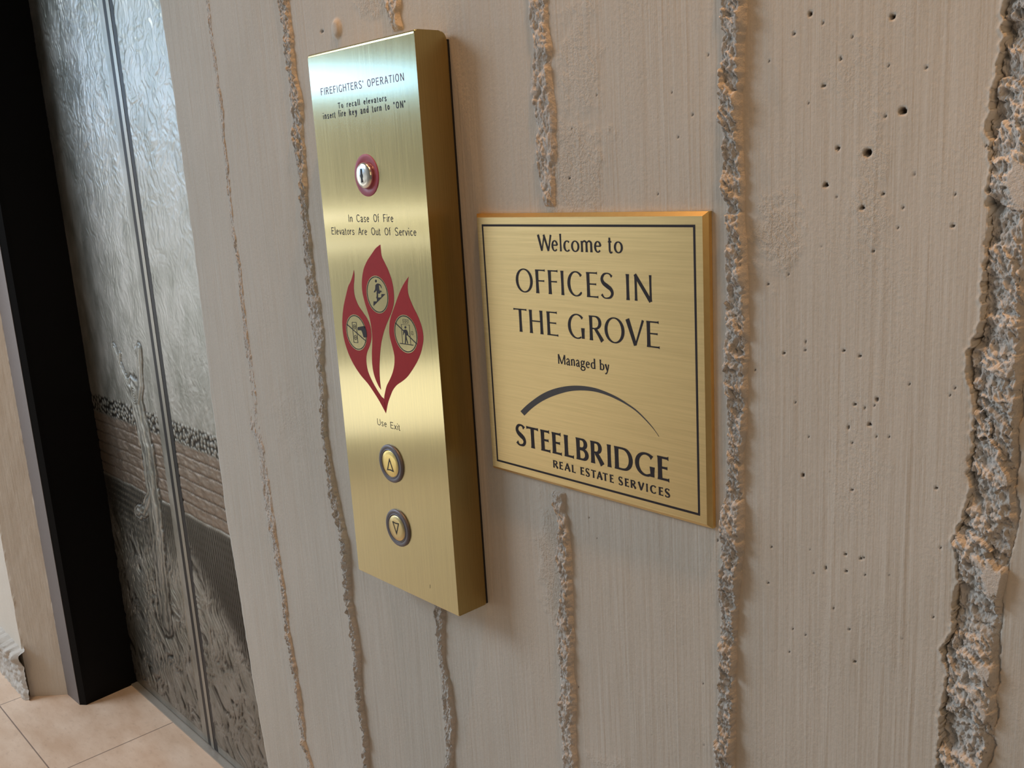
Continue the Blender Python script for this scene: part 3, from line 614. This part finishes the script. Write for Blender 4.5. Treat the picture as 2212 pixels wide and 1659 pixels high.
# ---------------------------------------------------------------- lettering
def ribbon(pts, smooth=True, sub=8):
    P = np.array(pts, float)
    if smooth and len(P) > 2:
        Q = np.vstack([2 * P[0] - P[1], P, 2 * P[-1] - P[-2]]); out = []
        if np.allclose(P[0, :2], P[-1, :2]):
            Q[0] = P[-2]; Q[-1] = P[1]
        for i in range(1, len(Q) - 2):
            for k in range(sub):
                t = k / sub; a, b, c, d = Q[i - 1], Q[i], Q[i + 1], Q[i + 2]
                out.append(.5 * (2 * b + (c - a) * t + (2 * a - 5 * b + 4 * c - d) * t * t + (3 * b - a - 3 * c + d) * t ** 3))
        out.append(P[-1]); P2 = np.array(out)
    else: P2 = P
    T = np.gradient(P2[:, :2], axis=0)
    if np.allclose(P2[0, :2], P2[-1, :2]):
        T[0] = T[-1] = P2[1, :2] - P2[-2, :2]
    T /= np.maximum(1e-12, np.hypot(T[:, 0], T[:, 1]))[:, None]
    n = np.stack([-T[:, 1], T[:, 0]], 1) * P2[:, 2:3] / 2
    return P2[:, :2] + n, P2[:, :2] - n

def glyph(ch, W, Cp, s, t):
    """strokes of one flared-serif letter in a box W wide with cap height Cp; s, t = thick and thin widths"""
    xh = .66 * Cp
    S_ = []
    def line(*p): S_.append((list(p), False))
    def cur(*p): S_.append((list(p), True))
    def stem(x, y0=0., y1=Cp, w=s):
        hgt = y1 - y0
        line((x, y0, w * 1.25), (x, y0 + .10 * hgt, w * 1.04), (x, y0 + .5 * hgt, w * .95), (x, y1 - .10 * hgt, w * 1.04), (x, y1, w * 1.25))
    def bar(x0, x1, y, w=t, end=1.5):
        line((x0, y, w), ((x0 + x1) / 2, y, w), (x1 - .12 * (x1 - x0), y, w * 1.1), (x1, y, w * end))
    def arc(cx, cy, rx, ry, a0, a1, n=16, th=s, tn=t, e0=None, e1=None):
        pts = []
        for i in range(n + 1):
            a = math.radians(a0 + (a1 - a0) * i / n)
            w = tn + (th - tn) * abs(math.cos(a)) ** 1.6
            if e0 and i == 0: w = e0
            if e1 and i == n: w = e1
            pts.append((cx + rx * math.cos(a), cy + ry * math.sin(a), w))
        S_.append((pts, True))
    if ch == 'O': arc(W / 2, Cp / 2, W / 2 - s / 2, Cp / 2 - t / 2 + .012 * Cp, 90, 450, 24)
    elif ch == 'C': arc(W * .56, Cp / 2, W * .56 - s / 2, Cp / 2 - t / 2 + .012 * Cp, 42, 318, 18, e0=t * 2.2, e1=t * 1.3)
    elif ch == 'G':
        arc(W * .56, Cp / 2, W * .56 - s / 2, Cp / 2 - t / 2 + .012 * Cp, 44, 300, 18, e0=t * 2.2, e1=t * 1.2)
        line((W - s * .55, .02 * Cp, s * 1.0), (W - s * .55, .2 * Cp, s * .95), (W - s * .55, .45 * Cp, s * 1.25))
    elif ch == 'I': stem(W / 2)
    elif ch in 'EFL':
        stem(s * .62)
        if ch != 'L':
            bar(s * .5, W * .96, Cp - t / 2, end=2.0); bar(s * .5, W * .86, Cp * .53)
        if ch != 'F': bar(s * .5, W, t / 2, end=1.9)
    elif ch == 'T': stem(W / 2); line((0, Cp - t * .6, t * 1.5), (W * .15, Cp - t / 2, t), (W * .85, Cp - t / 2, t), (W, Cp - t * .6, t * 1.5))
    elif ch == 'H': stem(s * .62); stem(W - s * .62); line((s, Cp * .53, t), (W - s, Cp * .53, t))
    elif ch == 'N':
        stem(s * .5, w=s * .72); stem(W - s * .42, w=s * .62)
        line((s * .3, Cp, s * .9), (W - s * .42, 0, s))
    elif ch == 'V': line((s * .5, Cp, s * 1.25), (W * .5, 0, s)); line((W - t * .9, Cp, t * 1.9), (W * .5, 0, t * 1.3))
    elif ch == 'A': line((t * .7, 0, t * 1.6), (W * .48, Cp, t * 1.3)); line((W - s * .6, 0, s * 1.2), (W * .48, Cp, s)); line((W * .2, Cp * .34, t), (W * .78, Cp * .34, t))
    elif ch == 'S':
        k = lambda x, y, w: (x * W, y * Cp, w)
        cur(k(.88, .86, t * 2.0), k(.72, .96, t * 1.1), k(.50, .985, t), k(.26, .93, t + .4 * (s - t)), k(.12, .77, t + .75 * (s - t)), k(.22, .61, s), k(.50, .49, s * 1.12),
            k(.78, .37, s), k(.88, .21, t + .75 * (s - t)), k(.74, .06, t + .4 * (s - t)), k(.46, .012, t), k(.24, .035, t * 1.1), k(.07, .15, t * 2.0))
    elif ch in 'RBD':
        stem(s * .62)
        x0 = s * .6
        def bowl(yt, yb, xr):
            ym = (yt + yb) / 2; ry = (yt - yb) / 2
            pts = [(x0, yt - t / 2, t), (x0 + (xr - x0) * .42, yt - t / 2, t)]
            for a in (60, 30, 0, -30, -60):
                r = math.radians(a)
                pts.append((x0 + (xr - x0) * .42 + ((xr - x0) * .58 - s / 2) * math.cos(r), ym + (ry - t / 2) * math.sin(r), t + (s - t) * math.cos(r) ** 1.3))
            pts += [(x0 + (xr - x0) * .42, yb + t / 2, t), (x0, yb + t / 2, t)]
            S_.append((pts, True))
        if ch == 'D': bowl(Cp, 0, W)
        elif ch == 'B': bowl(Cp, .50 * Cp, W * .92); bowl(.54 * Cp, 0, W)
        else:
            bowl(Cp, .46 * Cp, W * .88)
            line((W * .42, .50 * Cp, s * .9), (W * .72, .22 * Cp, s), (W - s * .35, 0, s * 1.2))
    elif ch == 'W':
        line((s * .5, Cp, s * 1.2), (W * .29, 0, s)); line((W * .49, Cp, t * 1.4), (W * .29, 0, t * 1.3))
        line((W * .45, Cp, s), (W * .75, 0, s)); line((W - t, Cp, t * 1.9), (W * .75, 0, t * 1.3))
    elif ch == 'M':
        stem(s * .5, w=s * .85); stem(W - s * .55, w=s)
        line((s * .5, Cp, s), (W * .5, .02 * Cp, s * .9)); line((W - s * .6, Cp, t * 1.3), (W * .5, .02 * Cp, t * 1.1))
    elif ch == 'l': stem(W / 2, 0, Cp * 1.07)
    elif ch == 'o': arc(W / 2, xh / 2, W / 2 - s / 2, xh / 2 - t / 2 + .015 * Cp, 90, 450, 20)
    elif ch == 'c': arc(W * .56, xh / 2, W * .56 - s / 2, xh / 2 - t / 2 + .015 * Cp, 48, 315, 16, e0=t * 2.0, e1=t * 1.4)
    elif ch == 'e':
        arc(W / 2, xh / 2, W / 2 - s / 2, xh / 2 - t / 2 + .015 * Cp, 8, 318, 18, e1=t * 1.5)
        line((s * .5, xh * .56, t), (W - s * .4, xh * .56, t * 1.1))
    elif ch in 'nm':
        stem(s * .6, 0, xh * 1.0)
        legs = (W - s * .6,) if ch == 'n' else (W * .5, W - s * .6)
        px = s * .6
        for lx in legs:
            cur((px, xh * .72, t), (px + (lx - px) * .28, xh * .92, t * 1.1), (px + (lx - px) * .62, xh * .99, t * 1.5), (lx - .04 * (lx - px), xh * .86, s * .85), (lx, xh * .62, s), (lx, xh * .3, s * .98), (lx, 0, s * 1.2))
            px = lx
    elif ch == 't':
        cur((W * .38, Cp * .88, s * 1.0), (W * .38, Cp * .5, s), (W * .38, Cp * .16, s), (W * .52, Cp * .03, t * 1.6), (W * .8, Cp * .01, t * 1.3), (W, Cp * .06, t * 1.4))
        line((0, xh * .97, t * 1.1), (W * .85, xh * .97, t * 1.2))
    elif ch == 'a':
        cur((W * .08, xh * .78, t * 1.8), (W * .25, xh * .95, t * 1.2), (W * .5, xh * .99, t * 1.3), (W * .74, xh * .86, s * .8), (W * .78, xh * .6, s), (W * .78, xh * .22, s), (W * .84, xh * .06, s * .9), (W, 0, t * 1.6))
        cur((W * .76, xh * .60, t), (W * .45, xh * .52, t * 1.2), (W * .2, xh * .40, s * .8), (W * .12, xh * .22, s), (W * .25, xh * .05, t * 1.4), (W * .5, xh * .06, t * 1.1), (W * .76, xh * .22, t))
    elif ch == 'g':
        arc(W * .45, xh * .70, W * .36 - s * .3, xh * .29, 90, 450, 16, th=s * .9)
        line((W * .62, xh * .92, t), (W * .95, xh * .98, t * 1.6))
        cur((W * .25, xh * .47, t), (W * .14, xh * .30, t * 1.3), (W * .25, xh * .16, t * 1.5), (W * .6, xh * .10, s * .9), (W * .88, xh * .0, s * .85), (W * .93, -xh * .2, s * .8), (W * .75, -xh * .42, t * 1.3), (W * .45, -xh * .48, t * 1.2), (W * .15, -xh * .38, s * .75), (W * .08, -xh * .18, s * .8), (W * .22, xh * .02, t * 1.2), (W * .4, xh * .12, t))
    elif ch == 'd':
        stem(W - s * .6, 0, Cp * 1.05)
        arc(W * .5, xh / 2, W * .5 - s / 2, xh / 2 - t / 2 + .015 * Cp, 50, 310, 16, e0=t, e1=t)
    elif ch == 'b':
        stem(s * .6, 0, Cp * 1.05)
        arc(W * .5, xh / 2, W * .5 - s / 2, xh / 2 - t / 2 + .015 * Cp, 130, -140, 16, e0=t, e1=t)
    elif ch == 'P':
        stem(s * .62)
        cur((s * .6, Cp - t / 2, t), (W * .55, Cp - t / 2, t), (W * .86, Cp * .90, s), (W - s / 2, Cp * .73, s), (W * .86, Cp * .54, s), (W * .55, Cp * .46, t), (s * .6, Cp * .46, t))
    elif ch == 'U':
        cur((s * .5, Cp, s), (s * .5, Cp * .6, s), (s * .5, Cp * .3, s), (W * .18, Cp * .09, s), (W * .5, t / 2, t), (W * .82, Cp * .09, s), (W - s * .5, Cp * .3, s), (W - s * .5, Cp * .6, s), (W - s * .5, Cp, s))
    elif ch == 'u':
        stem(W - s * .5, 0, xh)
        cur((s * .5, xh, s), (s * .5, xh * .6, s), (s * .5, xh * .3, s), (W * .25, xh * .06, s), (W * .5, t * .5, t), (W * .8, xh * .14, t), (W - s * .5, xh * .34, t))
    elif ch == 'r':
        stem(s * .5, 0, xh)
        cur((s * .5, xh * .6, t), (W * .45, xh * .9, t), (W * .8, xh * .98, t), (W, xh * .96, t))
    elif ch == 'i': stem(W / 2, 0, xh); stem(W / 2, Cp * .86, Cp)
    elif ch == 'f':
        cur((W * .42, 0, s), (W * .42, Cp * .4, s), (W * .42, Cp * .78, s), (W * .56, Cp * .95, s), (W * .8, Cp, s), (W, Cp * .985, s))
        line((0, xh * .97, t), (W * .92, xh * .97, t))
    elif ch == 'k':
        stem(s * .5); line((s * .5, xh * .36, t), (W - s * .5, xh, t)); line((W * .36, xh * .56, s), (W - s * .5, 0, s))
    elif ch == 'v': line((s * .5, xh, s), (W / 2, 0, s)); line((W - s * .5, xh, s), (W / 2, 0, s))
    elif ch == 'x': line((s * .5, xh, s), (W - s * .5, 0, s)); line((W - s * .5, xh, s), (s * .5, 0, s))
    elif ch == 's':
        k = lambda x, y, w: (x * W, y * xh, w)
        cur(k(.90, .80, s), k(.74, .94, s), k(.50, .97, s), k(.24, .92, s), k(.13, .75, s), k(.24, .60, s), k(.50, .52, s), k(.78, .42, s), k(.89, .25, s), k(.76, .07, s), k(.48, .03, s), k(.22, .07, s), k(.09, .22, s))
    elif ch == "'": line((W / 2, Cp * .70, s), (W / 2, Cp, s))
    elif ch == '"': line((s / 2, Cp * .70, s), (s / 2, Cp, s)); line((W - s / 2, Cp * .70, s), (W - s / 2, Cp, s))
    elif ch == 'y':
        line((s * .5, xh, s * 1.2), (W * .56, 0, s * .9))
        cur((W - t, xh, t * 1.8), (W * .72, xh * .35, t * 1.3), (W * .52, -xh * .12, t * 1.4), (W * .3, -xh * .42, t * 1.5), (W * .05, -xh * .45, t * 1.7))
    return S_

def caps_text(name, letters, z0, z1, s, t, y, mat, parent):
    verts, faces = [], []
    Cp = z1 - z0; k = 0
    for ch, x0, x1 in letters:
        st = [ribbon(p, sm) for p, sm in glyph(ch, x1 - x0, Cp, s * Cp, t * Cp)]
        lo = min(min(a[:, 0].min(), b[:, 0].min()) for a, b in st); hi = max(max(a[:, 0].max(), b[:, 0].max()) for a, b in st)
        sc = (x1 - x0) / (hi - lo)
        for a, b in st:
            n = len(a); base = len(verts); k += 1
            yy = y - (k % 7) * 6e-6
            for p in a: verts.append((x0 + (p[0] - lo) * sc, yy, z0 + p[1]))
            for p in b: verts.append((x0 + (p[0] - lo) * sc, yy, z0 + p[1]))
            for i in range(n - 1):
                faces.append((base + n + i, base + n + i + 1, base + i + 1, base + i))
    return mesh_obj(name, verts, faces, mat, parent)

ADV = {'F': .58, 'I': .28, 'R': .70, 'E': .64, 'G': .76, 'H': .72, 'T': .60, 'S': .66, "'": .20, 'O': .76, 'P': .66, 'A': .68, 'N': .72, 'C': .72, 'U': .72,
       'o': .56, 'r': .36, 'e': .56, 'c': .52, 'a': .56, 'l': .23, 'v': .50, 't': .30, 's': .50, 'i': .23, 'n': .56, 'f': .30, 'k': .51, 'y': .50, 'd': .56, 'u': .55, 'x': .50, '"': .36, 'm': .83}
def sans_text(name, body, x0, x1, z0, z1, s, y, mat, parent, space=.50, track=.05):
    """even-stroke sans lettering, fitted so that it runs x0..x1 with cap height z0..z1; s = stroke / cap height"""
    pos, x = [], 0.
    for ch in body:
        if ch == ' ': x += space; continue
        a = ADV[ch]; bear = .07 if ch not in "AvyT'xkrft" else .03
        pos.append((ch, x + bear, x + a - bear)); x += a + track
    lo, hi = pos[0][1], pos[-1][2]
    f = (x1 - x0) / (hi - lo); Cp = z1 - z0
    verts, faces, k = [], [], 0
    for ch, a, bb in pos:
        a = x0 + (a - lo) * f; bb = x0 + (bb - lo) * f; w = s * Cp
        if ch in "Iil'": m = (a + bb) / 2; a, bb = m - w * .5, m + w * .5
        st = [ribbon([(p[0], p[1], w) for p in pts], sm) for pts, sm in glyph(ch, bb - a, Cp, w, w)]
        l = min(min(q[0][:, 0].min(), q[1][:, 0].min()) for q in st); h = max(max(q[0][:, 0].max(), q[1][:, 0].max()) for q in st)
        sc = (bb - a) / (h - l)
        for p, q in st:
            n = len(p); base = len(verts); k += 1; yy = y - (k % 7) * 6e-6
            verts += [(a + (u[0] - l) * sc, yy, z0 + u[1]) for u in p] + [(a + (u[0] - l) * sc, yy, z0 + u[1]) for u in q]
            faces += [(base + n + i, base + n + i + 1, base + i + 1, base + i) for i in range(n - 1)]
    return mesh_obj(name, verts, faces, mat, parent)

# ---------------------------------------------------------------- elevator call panel
PX0, PX1, PZ0, PZ1, PD = -.97148, -.77570, .97963, 1.59280, .04235
panel = empty('elevator_call_panel', ((PX0 + PX1) / 2, 0, PZ0))
tag(panel, 'tall brass elevator call panel with red flames and two arrow buttons on concrete wall', 'call panel')
YF = -PD
def rounded(pts, radii, seg=6):
    out = []
    n = len(pts)
    for i, (p, r) in enumerate(zip(pts, radii)):
        a = Vector(pts[i - 1]) - Vector(p); b = Vector(pts[(i + 1) % n]) - Vector(p)
        a.normalize(); b.normalize(); p = Vector(p)
        for k in range(seg + 1):
            t = k / seg
            q = (p + a * r) * (1 - t) ** 2 + p * 2 * t * (1 - t) + (p + b * r) * t * t
            out.append((q.x, q.y))
    return out
prof = rounded([(YF, PZ0), (YF, PZ1), (-.002, PZ1), (-.002, PZ0)], [.0012, .004, .010, .0015])
bm = bmesh.new()
la = [bm.verts.new((PX0, y, z)) for y, z in prof]; lb = [bm.verts.new((PX1, y, z)) for y, z in prof]
n = len(prof)
for i in range(n): bm.faces.new((la[i], la[(i + 1) % n], lb[(i + 1) % n], lb[i]))
fa = bm.faces.new(la); fb = bm.faces.new(lb)
bmesh.ops.bevel(bm, geom=list(fa.edges) + list(fb.edges), offset=.0014, segments=3, profile=.6, affect='EDGES')
hous = bm_obj('housing', bm, M['brass'], panel)
hous.data.materials.append(M['brass_side_shade'])
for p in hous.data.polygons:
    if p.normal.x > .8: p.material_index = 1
    p.use_smooth = abs(abs(p.normal.y) - 1) > 1e-4 and abs(abs(p.normal.x) - 1) > 1e-4
bm = bmesh.new(); box_bm(bm, PX0 + .001, PX1 + .0002, -.0021, .0005, PZ0 + .001, PZ1 - .008)
bm_obj('shadow_gap_plate', bm, M['black'], panel)  # black sheet stands in for the shadow gap between housing and wall

YT = YF - .00012
o = sans_text('lettering', "FIREFIGHTERS' OPERATION", -.9512, -.7976, 1.5473, 1.5548, .115, YT, M['maroon_ink'], panel, .52, .10)
o['label'] = "dark red lettering reading FIREFIGHTERS' OPERATION"
sans_text('lettering', 'To recall elevators', -.9197, -.8298, 1.5308, 1.5367, .165, YT, M['ink'], panel, .62, .10)
sans_text('lettering', 'insert fire key and turn to "ON"', -.9512, -.7985, 1.5219, 1.5286, .165, YT, M['ink'], panel, .62, .10)
sans_text('lettering', 'In Case Of Fire', -.9202, -.8356, 1.4091, 1.4173, .105, YT, M['ink'], panel, .62, .03)
sans_text('lettering', 'Elevators Are Out Of Service', -.9574, -.7975, 1.3951, 1.4031, .105, YT, M['ink'], panel, .62, .03)
sans_text('lettering', 'Use Exit', -.9002, -.8563, 1.1787, 1.1863, .10, YT, M['grey_ink'], panel, .55, .04)

# fire key switch
o = lathe('switch_ring', [(.0223, YF), (.0222, YF - .0004), (.0218, YF - .0006), (.0126, YF - .0006), (.0124, YF)], -.8770, 1.4584, M['red_ring'], panel)
o['label'] = 'dull red ring around the key switch'
ks = lathe('key_switch', [(.0136, YF - .0006), (.0136, YF - .0030), (.0131, YF - .0044), (.0119, YF - .0053), (.0098, YF - .0060), (.0070, YF - .0064), (.0036, YF - .0066), (.0001, YF - .0067)], -.8770, 1.4584, M['chrome'], panel)
ks['label'] = 'polished metal key switch'
kx, kz, ky = -.8772, 1.4584, YF - .0070
flat_poly('key_slot', [[(kx - .0013, kz + .0072), (kx + .0013, kz + .0072), (kx + .0013, kz + .0018), (kx + .0022, kz + .0008), (kx + .0022, kz - .0012), (kx + .0013, kz - .0024), (kx + .0013, kz - .0072), (kx - .0013, kz - .0072), (kx - .0013, kz - .0024), (kx - .0021, kz - .0012), (kx - .0021, kz + .0008), (kx - .0013, kz + .0018)]][0:1] and
          [[(kx - .0013, kz - .0072), (kx + .0013, kz - .0072), (kx + .0013, kz - .0024), (kx + .0022, kz - .0012), (kx + .0022, kz + .0008), (kx + .0013, kz + .0018), (kx + .0013, kz + .0072), (kx - .0013, kz + .0072), (kx - .0013, kz + .0018), (kx - .0021, kz + .0008), (kx - .0021, kz - .0012), (kx - .0013, kz - .0024)]], ky, M['black'], ks)
C.objects['key_slot'].location = (0, 0, 0)

def annulus(cx, cz, r0, r1, n=72):
    out = []
    for i in range(n):
        a, b = 2 * PI * i / n, 2 * PI * (i + 1) / n
        out.append([(cx + r0 * math.cos(a), cz + r0 * math.sin(a)), (cx + r1 * math.cos(a), cz + r1 * math.sin(a)), (cx + r1 * math.cos(b), cz + r1 * math.sin(b)), (cx + r0 * math.cos(b), cz + r0 * math.sin(b))])
    return out
def sub(o):            # a sub-part: its parent part already sits at the panel's inverse offset
    o.location = (0, 0, 0)
    return o
def flat_multi(name, polys, y, mat, parent):
    verts, faces = [], []
    for k, pts in enumerate(polys):
        co = [Vector((x, z, 0)) for x, z in pts]; b = len(verts)
        verts += [(x, y - (k % 5) * 5e-6, z) for x, z in pts]
        for t in tessellate_polygon([co]):
            a, bb, c = (pts[i] for i in t)
            cr = (bb[0] - a[0]) * (c[1] - a[1]) - (bb[1] - a[1]) * (c[0] - a[0])
            faces.append(tuple(b + i for i in (t if cr > 0 else t[::-1])))
    return mesh_obj(name, verts, faces, mat, parent)
for outline, sharp, (cx, cz), pic, lab in (
        (flameC, (0, 19), (-.8769, 1.33033), picC, 'red middle flame with a person on stairs symbol'),
        (flameL, (0, 16), (-.92591, 1.28407), picL, 'red left flame with a crossed-out hand pressing buttons symbol'),
        (flameR, (0, 18), (-.83022, 1.29052), picR, 'red right flame with a crossed-out person in elevator symbol')):
    fl = flat_multi('flame', [smooth_closed(outline, 4, sharp)], YF - .00012, M['red'], panel)
    fl['label'] = lab
    disc = [[(cx + .0208 * math.cos(2 * PI * i / 72), cz + .0208 * math.sin(2 * PI * i / 72)) for i in range(72)]]
    sub(flat_multi('disc', disc, YF - .00024, M['brass'], fl))
    ps = list(pic) + annulus(cx, cz, .0189, .0200)
    if pic is picL:
        for bx, bz in picLc: ps += annulus(bx, bz, .0022, .0029, 20) + annulus(bx, bz, .0006, .0011, 12)
    sub(flat_multi('pictogram', ps, YF - .00036, M['ink'], fl))

# call buttons
for cx, cz, rin, arrow, mt, lab, depth in ((-.87844, 1.1364, .0160, arrU, 'button_lit', 'brass up button coloured as lit with triangle in grey bezel', .0026), (-.87640, 1.0590, .0157, arrD, 'button', 'brass down button with triangle in grey bezel', .0030)):
    bt = lathe('call_button', [(rin - .0002, YF), (rin - .0002, YF - .0022), (rin - .0008, YF - depth), (rin * .6, YF - depth - .0003), (.0001, YF - depth - .0004)], cx, cz, M[mt], panel)
    bt['label'] = lab
    sub(lathe('bezel', [(.0226, YF), (.0226, YF - .0012), (.0218, YF - .0024), (.0205, YF - .0029), (.0190, YF - .0029), (.0178, YF - .0022), (.0172, YF - .0022), (.0167, YF - .0030), (.0161, YF - .0028), (.0161, YF)], cx, cz, M['steel_ring'], bt))
    acx = sum(p[0] for p in arrow) / 3; acz = sum(p[1] for p in arrow) / 3
    up = 1 if arrow is arrU else -1
    tri = [(acx, acz + up * .0098), (acx - .0066, acz - up * .0060), (acx, acz - up * .0052), (acx + .0066, acz - up * .0060)]
    inn = [(acx, acz + up * .0062), (acx - .0045, acz - up * .0044), (acx, acz - up * .0039), (acx + .0045, acz - up * .0044)]
    polys = [[tri[i], tri[(i + 1) % 4], inn[(i + 1) % 4], inn[i]] for i in range(4)]
    sub(flat_multi('arrow', polys, YF - depth - .0006, M['grey_ink'], bt))
flat_multi('scratch', [[(-.8245, 1.0032), (-.8240, 1.0032), (-.8246, .9985), (-.8250, .9985)]], YT, M['ink'], panel)

# ---------------------------------------------------------------- name plaque
QX0, QX1, QZ0, QZ1 = -.7452, -.4632, 1.1474, 1.4143
YQ = -.00768; BV = .0036
plq = empty('name_plaque', ((QX0 + QX1) / 2, 0, QZ0))
tag(plq, 'brass plaque with thin black border reading OFFICES IN THE GROVE, beside the call panel', 'plaque')
bm = bmesh.new()
def ring(dx, y): return [bm.verts.new(p) for p in ((QX0 + dx, y, QZ0 + dx), (QX1 - dx, y, QZ0 + dx), (QX1 - dx, y, QZ1 - dx), (QX0 + dx, y, QZ1 - dx))]
r0 = ring(0, -.0002); r1 = ring(0, YQ + .0034); r2 = ring(BV, YQ)
for a, b in ((r0, r1), (r1, r2)):
    for i in range(4): bm.faces.new((a[i], a[(i + 1) % 4], b[(i + 1) % 4], b[i]))
bm.faces.new(r2); bm.faces.new(r0)
bm_obj('plate', bm, M['plaque'], plq)
# the bevelled rim is polished; its warm glint is partly put into the colour
bev = [f for f in C.objects['plate'].data.polygons if abs(f.normal.y) < .95]
M['bevel'] = simple('warm_glint_bevel', (1., .68, .28), .34, 1.)
C.objects['plate'].data.materials.append(M['bevel'])
for f in bev: f.material_index = 1
bx0, bx1, bz0, bz1, bw = -.7348, -.4738, 1.1575, 1.4040, .0021
bar4 = [[(bx0, bz0), (bx1, bz0), (bx1, bz0 + bw), (bx0, bz0 + bw)], [(bx0, bz1 - bw), (bx1, bz1 - bw), (bx1, bz1), (bx0, bz1)],
        [(bx0, bz0), (bx0 + bw, bz0), (bx0 + bw, bz1), (bx0, bz1)], [(bx1 - bw, bz0), (bx1, bz0), (bx1, bz1), (bx1 - bw, bz1)]]
flat_multi('border_line', bar4, YQ - .0001, M['ink'], plq)
YL = YQ - .00014
style = {'OFFICES IN': (.155, .055), 'THE GROVE': (.155, .055), 'Welcome to': (.155, .075), 'Managed by': (.175, .09), 'STEELBRIDGE': (.215, .095), 'REAL ESTATE SERVICES': (.25, .13)}
for txt, (letters, z0, z1) in T.items():
    s_, t_ = style[txt]
    caps_text('lettering', letters, z0, z1, s_, t_, YL, M['ink'], plq)
o = flat_multi('arch_logo', [smooth_closed(arc, 4, (0, 17, 18, len(arc) - 1))], YL, simple('grey_enamel', (.055, .055, .062), .5), plq)
o['label'] = 'dark grey tapering arch above the lettering'

# ---------------------------------------------------------------- camera
cam = bpy.data.cameras.new('camera'); cam.lens = LENS; cam.sensor_width = 36; cam.sensor_fit = 'HORIZONTAL'
cam.clip_start = .02
co = bpy.data.objects.new('camera', cam); C.objects.link(co)
R = CAMR
co.matrix_world = Matrix(((R[0][0], R[0][2], -R[0][1], 0), (R[1][0], R[1][2], -R[1][1], -.64), (R[2][0], R[2][2], -R[2][1], 1.456), (0, 0, 0, 1)))
bpy.context.scene.camera = co

# ---------------------------------------------------------------- light
def area(name, loc, target, sx, sy, power, col, spread=180):
    l = bpy.data.lights.new(name, 'AREA'); l.shape = 'RECTANGLE'; l.size = sx; l.size_y = sy; l.energy = power; l.color = col; l.spread = math.radians(spread)
    o = bpy.data.objects.new(name, l); C.objects.link(o); o.location = loc
    d = Vector(target) - Vector(loc)
    o.rotation_euler = d.to_track_quat('-Z', 'Y').to_euler()
    return o
# glazed front of the lobby, off to the left: one large pane, a high cool strip; low strips, floor glow and side light are added
area('window_daylight', (-4.4, -2.75, 3.45), (-1.6, 0, 1.2), 1.8, 1.5, 104, (.76, .89, 1.))
area('window_strip', (-4.9, -2.05, 1.985), (-1.0, 0, 1.4), 1.9, .12, 9., (.24, .52, 1.))
area('window_pane', (-5.4, -.95, 2.2), (-2.0, .2, 1.7), 1.2, .5, 5.5, (.50, .78, 1.))
area('added_band_light', (-3.9, -2.5, 1.27), (-1.0, 0, 1.3), 2.6, .035, 1.3, (1., .98, .92))  # added unseen strip, draws a thin bright band on the brass panel
area('added_band_light', (-3.9, -2.5, 1.13), (-1.0, 0, 1.3), 2.6, .03, .8, (1., .98, .92))  # second added strip for another reflected band
area('added_floor_glow', (-3.7, -2.4, .36), (-1.0, 0, 1.2), 2.2, .35, 4, (1., .96, .86))  # added light, stands in for the bright floor mirrored low in the panel
area('added_side_fill', (-4.35, -1.1, 1.3), (-3.3, 0, 1.2), .8, 1.5, 7., (.95, .97, 1.))  # added fill that brightens the front face of the left pier
def downlight(loc, target, energy, col, size, blur=.04):
    l = bpy.data.lights.new('downlight', 'SPOT'); l.energy = energy; l.color = col; l.spot_size = math.radians(size); l.spot_blend = .7; l.shadow_soft_size = blur
    o = bpy.data.objects.new('downlight', l); C.objects.link(o); o.location = loc
    o.rotation_euler = (Vector(target) - Vector(loc)).to_track_quat('-Z', 'Y').to_euler()
# incandescent downlights washing the wall from above
downlight((-.22, -.20, 2.75), (-.45, 0, 1.2), 42, (1., .50, .18), 80)
downlight((-.98, -.22, 2.72), (-.85, 0, 1.2), 19, (1., .50, .18), 80)
downlight((-2.35, -.75, 2.75), (-2.4, -.1, 0), 40, (1., .64, .34), 62, .08)
area('lobby_lamps', (.42, -.62, 1.78), (-.45, 0, 1.25), .4, .4, 1.9, (1., .60, .27))

w = bpy.data.worlds.new('lobby'); bpy.context.scene.world = w; w.use_nodes = True
nt = w.node_tree; bg = nt.nodes['Background']
tc = N(nt, 'ShaderNodeTexCoord')
def lobe(direction, power):
    dot = N(nt, 'ShaderNodeVectorMath', operation='DOT_PRODUCT'); dot.inputs[1].default_value = Vector(direction).normalized()
    nt.links.new(tc.outputs['Generated'], dot.inputs[0])
    return math_(nt, 'POWER', math_(nt, 'MAXIMUM', dot.outputs['Value'], 0.), power)
c = mixc(nt, lobe((-.80, -.58, .12), 2.), (.115, .105, .092), (.27, .272, .255))
c = mixc(nt, lobe((-.95, -.32, .06), 22.), c, (.66, .67, .63))
nt.links.new(c, bg.inputs['Color']); bg.inputs['Strength'].default_value = 1.

vs = bpy.context.scene.view_settings
vs.view_transform = 'Standard'; vs.look = 'None'; vs.exposure = -.22; vs.gamma = 1
